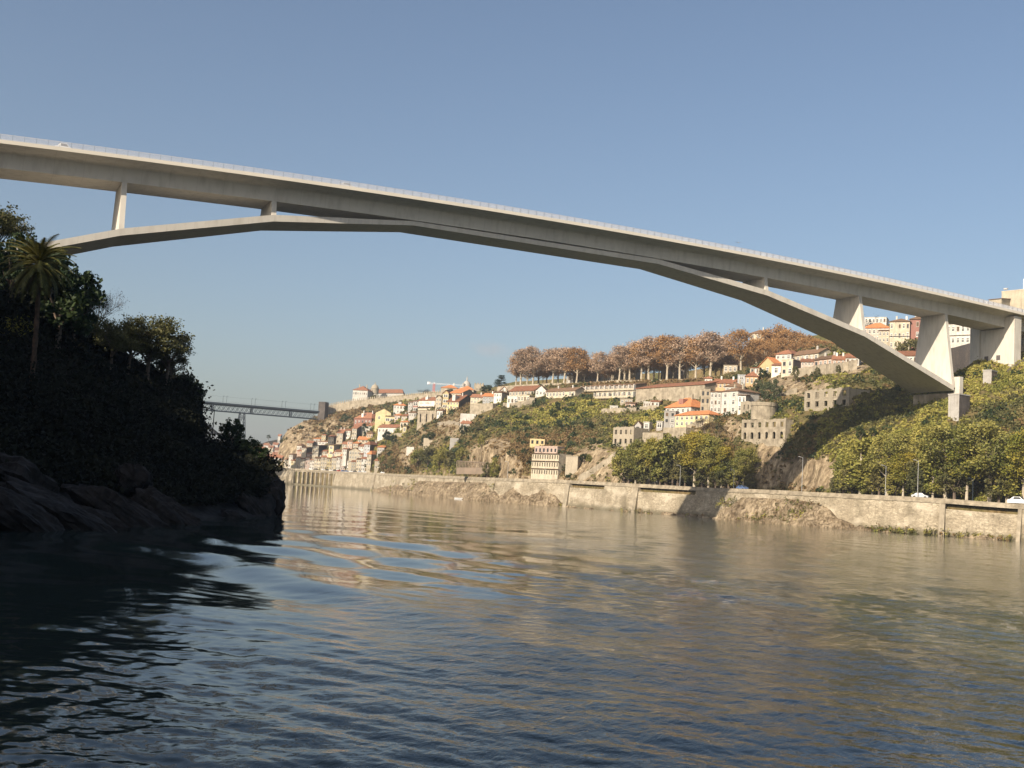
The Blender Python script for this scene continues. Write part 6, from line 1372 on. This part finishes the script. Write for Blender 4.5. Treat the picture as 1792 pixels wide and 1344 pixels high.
q = Vector(at(371, 768, 156)); z = lgz(q.x, q.y) or q.z; lamp(371, 716, 'dark lamp post on the headland in front of the iron truss', m='darkiron', P=Vector((q.x, q.y, min(z, q.z))), arm=1.4)
# crane arm by the huts
P = Vector(at(1147, 841, 410)); Q = Vector(at(1164, 818, 410)); mb = MB(); mb.bar(P, Q, .35, 0, 4); mb.bar(P+Vector((0, 0, 1)), Q, .12, 0, 4); mb.bar(P, P+Vector((0, 0, -2)), .6, 0, 6); mb.build('loading_derrick', M['dish'], label='white slanting derrick arm rising from the roadside huts', cat='derrick')
# boat
P = atz(806, 480, WZ); bo = thing('rowing_boat', 'small white boat moored at the foot of the far wall', 'boat', P, None, math.atan2(-.6, .4)); mb = MB()
hull = [(-2.6, .7, .55), (-1.5, 1.0, .5), (.5, 1.05, .5), (2.0, .6, .62), (3.0, .03, .8)]
mb.grid([[(x, -w_, z), (x*.9, -w_*.55, -.15), (x*.9, w_*.55, -.15), (x, w_, z)] for x, w_, z in hull]); mb.add([(-2.6, -.7, .55), (-2.34, -.38, -.15), (-2.34, .38, -.15), (-2.6, .7, .55)], [(0, 1, 2, 3)]); mb.build('hull', M['dish'], bo)
mb = MB(); mb.box(-.9, -.9, .35, -.5, .9, .42); mb.box(.9, -.8, .35, 1.3, .8, .42); mb.build('thwart', M['wood'], bo)
# gull
P = Vector(at(1292, 425, 150)); mb = MB(); mb.bar((-.25, 0, 0), (.28, 0, .02), .05, 0, 6, .02)
for s in (-1, 1): mb.add([(-.08, 0, .02), (.1, 0, .02), (.12, s*.3, .14), (-.02, s*.62, .06), (-.1, s*.3, .12)], [(0, 1, 2, 4), (4, 2, 3)])
o = mb.build('flying_gull', M['steel'], label='small gull gliding above the bridge deck', cat='bird'); o.location = P; o.rotation_euler = (0, 0, 1)

# thin drifting smoke
m = bpy.data.materials.new('thin_smoke'); m.use_nodes = True; N = m.node_tree.nodes; L = m.node_tree.links; N.remove(N['Principled BSDF'])
pv = N.new('ShaderNodeVolumePrincipled'); pv.inputs['Color'].default_value = (.75, .62, .58, 1); tc = N.new('ShaderNodeTexCoord')
nn_ = N.new('ShaderNodeTexNoise'); nn_.inputs['Scale'].default_value = .045; nn_.inputs['Detail'].default_value = 3; L.new(tc.outputs['Object'], nn_.inputs['Vector'])
ln = N.new('ShaderNodeVectorMath'); ln.operation = 'LENGTH'; mpn = N.new('ShaderNodeMapping'); mpn.inputs['Scale'].default_value = (1/30, 1/22, 1/11); L.new(tc.outputs['Object'], mpn.inputs[0]); L.new(mpn.outputs[0], ln.inputs[0])
mr = N.new('ShaderNodeMapRange'); mr.inputs[1].default_value = 1.0; mr.inputs[2].default_value = .2; L.new(ln.outputs['Value'], mr.inputs[0])
mu = N.new('ShaderNodeMath'); mu.operation = 'MULTIPLY'; L.new(mr.outputs[0], mu.inputs[0])
m2 = N.new('ShaderNodeMapRange'); m2.inputs[1].default_value = .4; m2.inputs[2].default_value = .7; m2.inputs[4].default_value = .022; L.new(nn_.outputs['Fac'], m2.inputs[0]); L.new(m2.outputs[0], mu.inputs[1])
L.new(mu.outputs[0], pv.inputs['Density']); L.new(pv.outputs[0], N['Material Output'].inputs['Volume'])
mb = MB(); mb.box(-30, -22, -11, 30, 22, 11); o = mb.build('smoke', m, kind='stuff', label='faint pinkish smoke drifting left of the plane trees'); o.location = at(862, 612, 1150); o.rotation_euler = (0, R_(10), -YAW)

m = bpy.data.materials.new('haze_air'); m.use_nodes = True; N = m.node_tree.nodes; N.remove(N['Principled BSDF'])
pv = N.new('ShaderNodeVolumePrincipled'); pv.inputs['Color'].default_value = (.80, .87, .95, 1); pv.inputs['Density'].default_value = .00015; pv.inputs['Anisotropy'].default_value = .2
m.node_tree.links.new(pv.outputs[0], N['Material Output'].inputs['Volume'])
mb = MB(); mb.box(-2500, -1500, -7, 3500, 4500, 190); mb.build('haze', m, kind='stuff', label='thin pale air over the river valley')
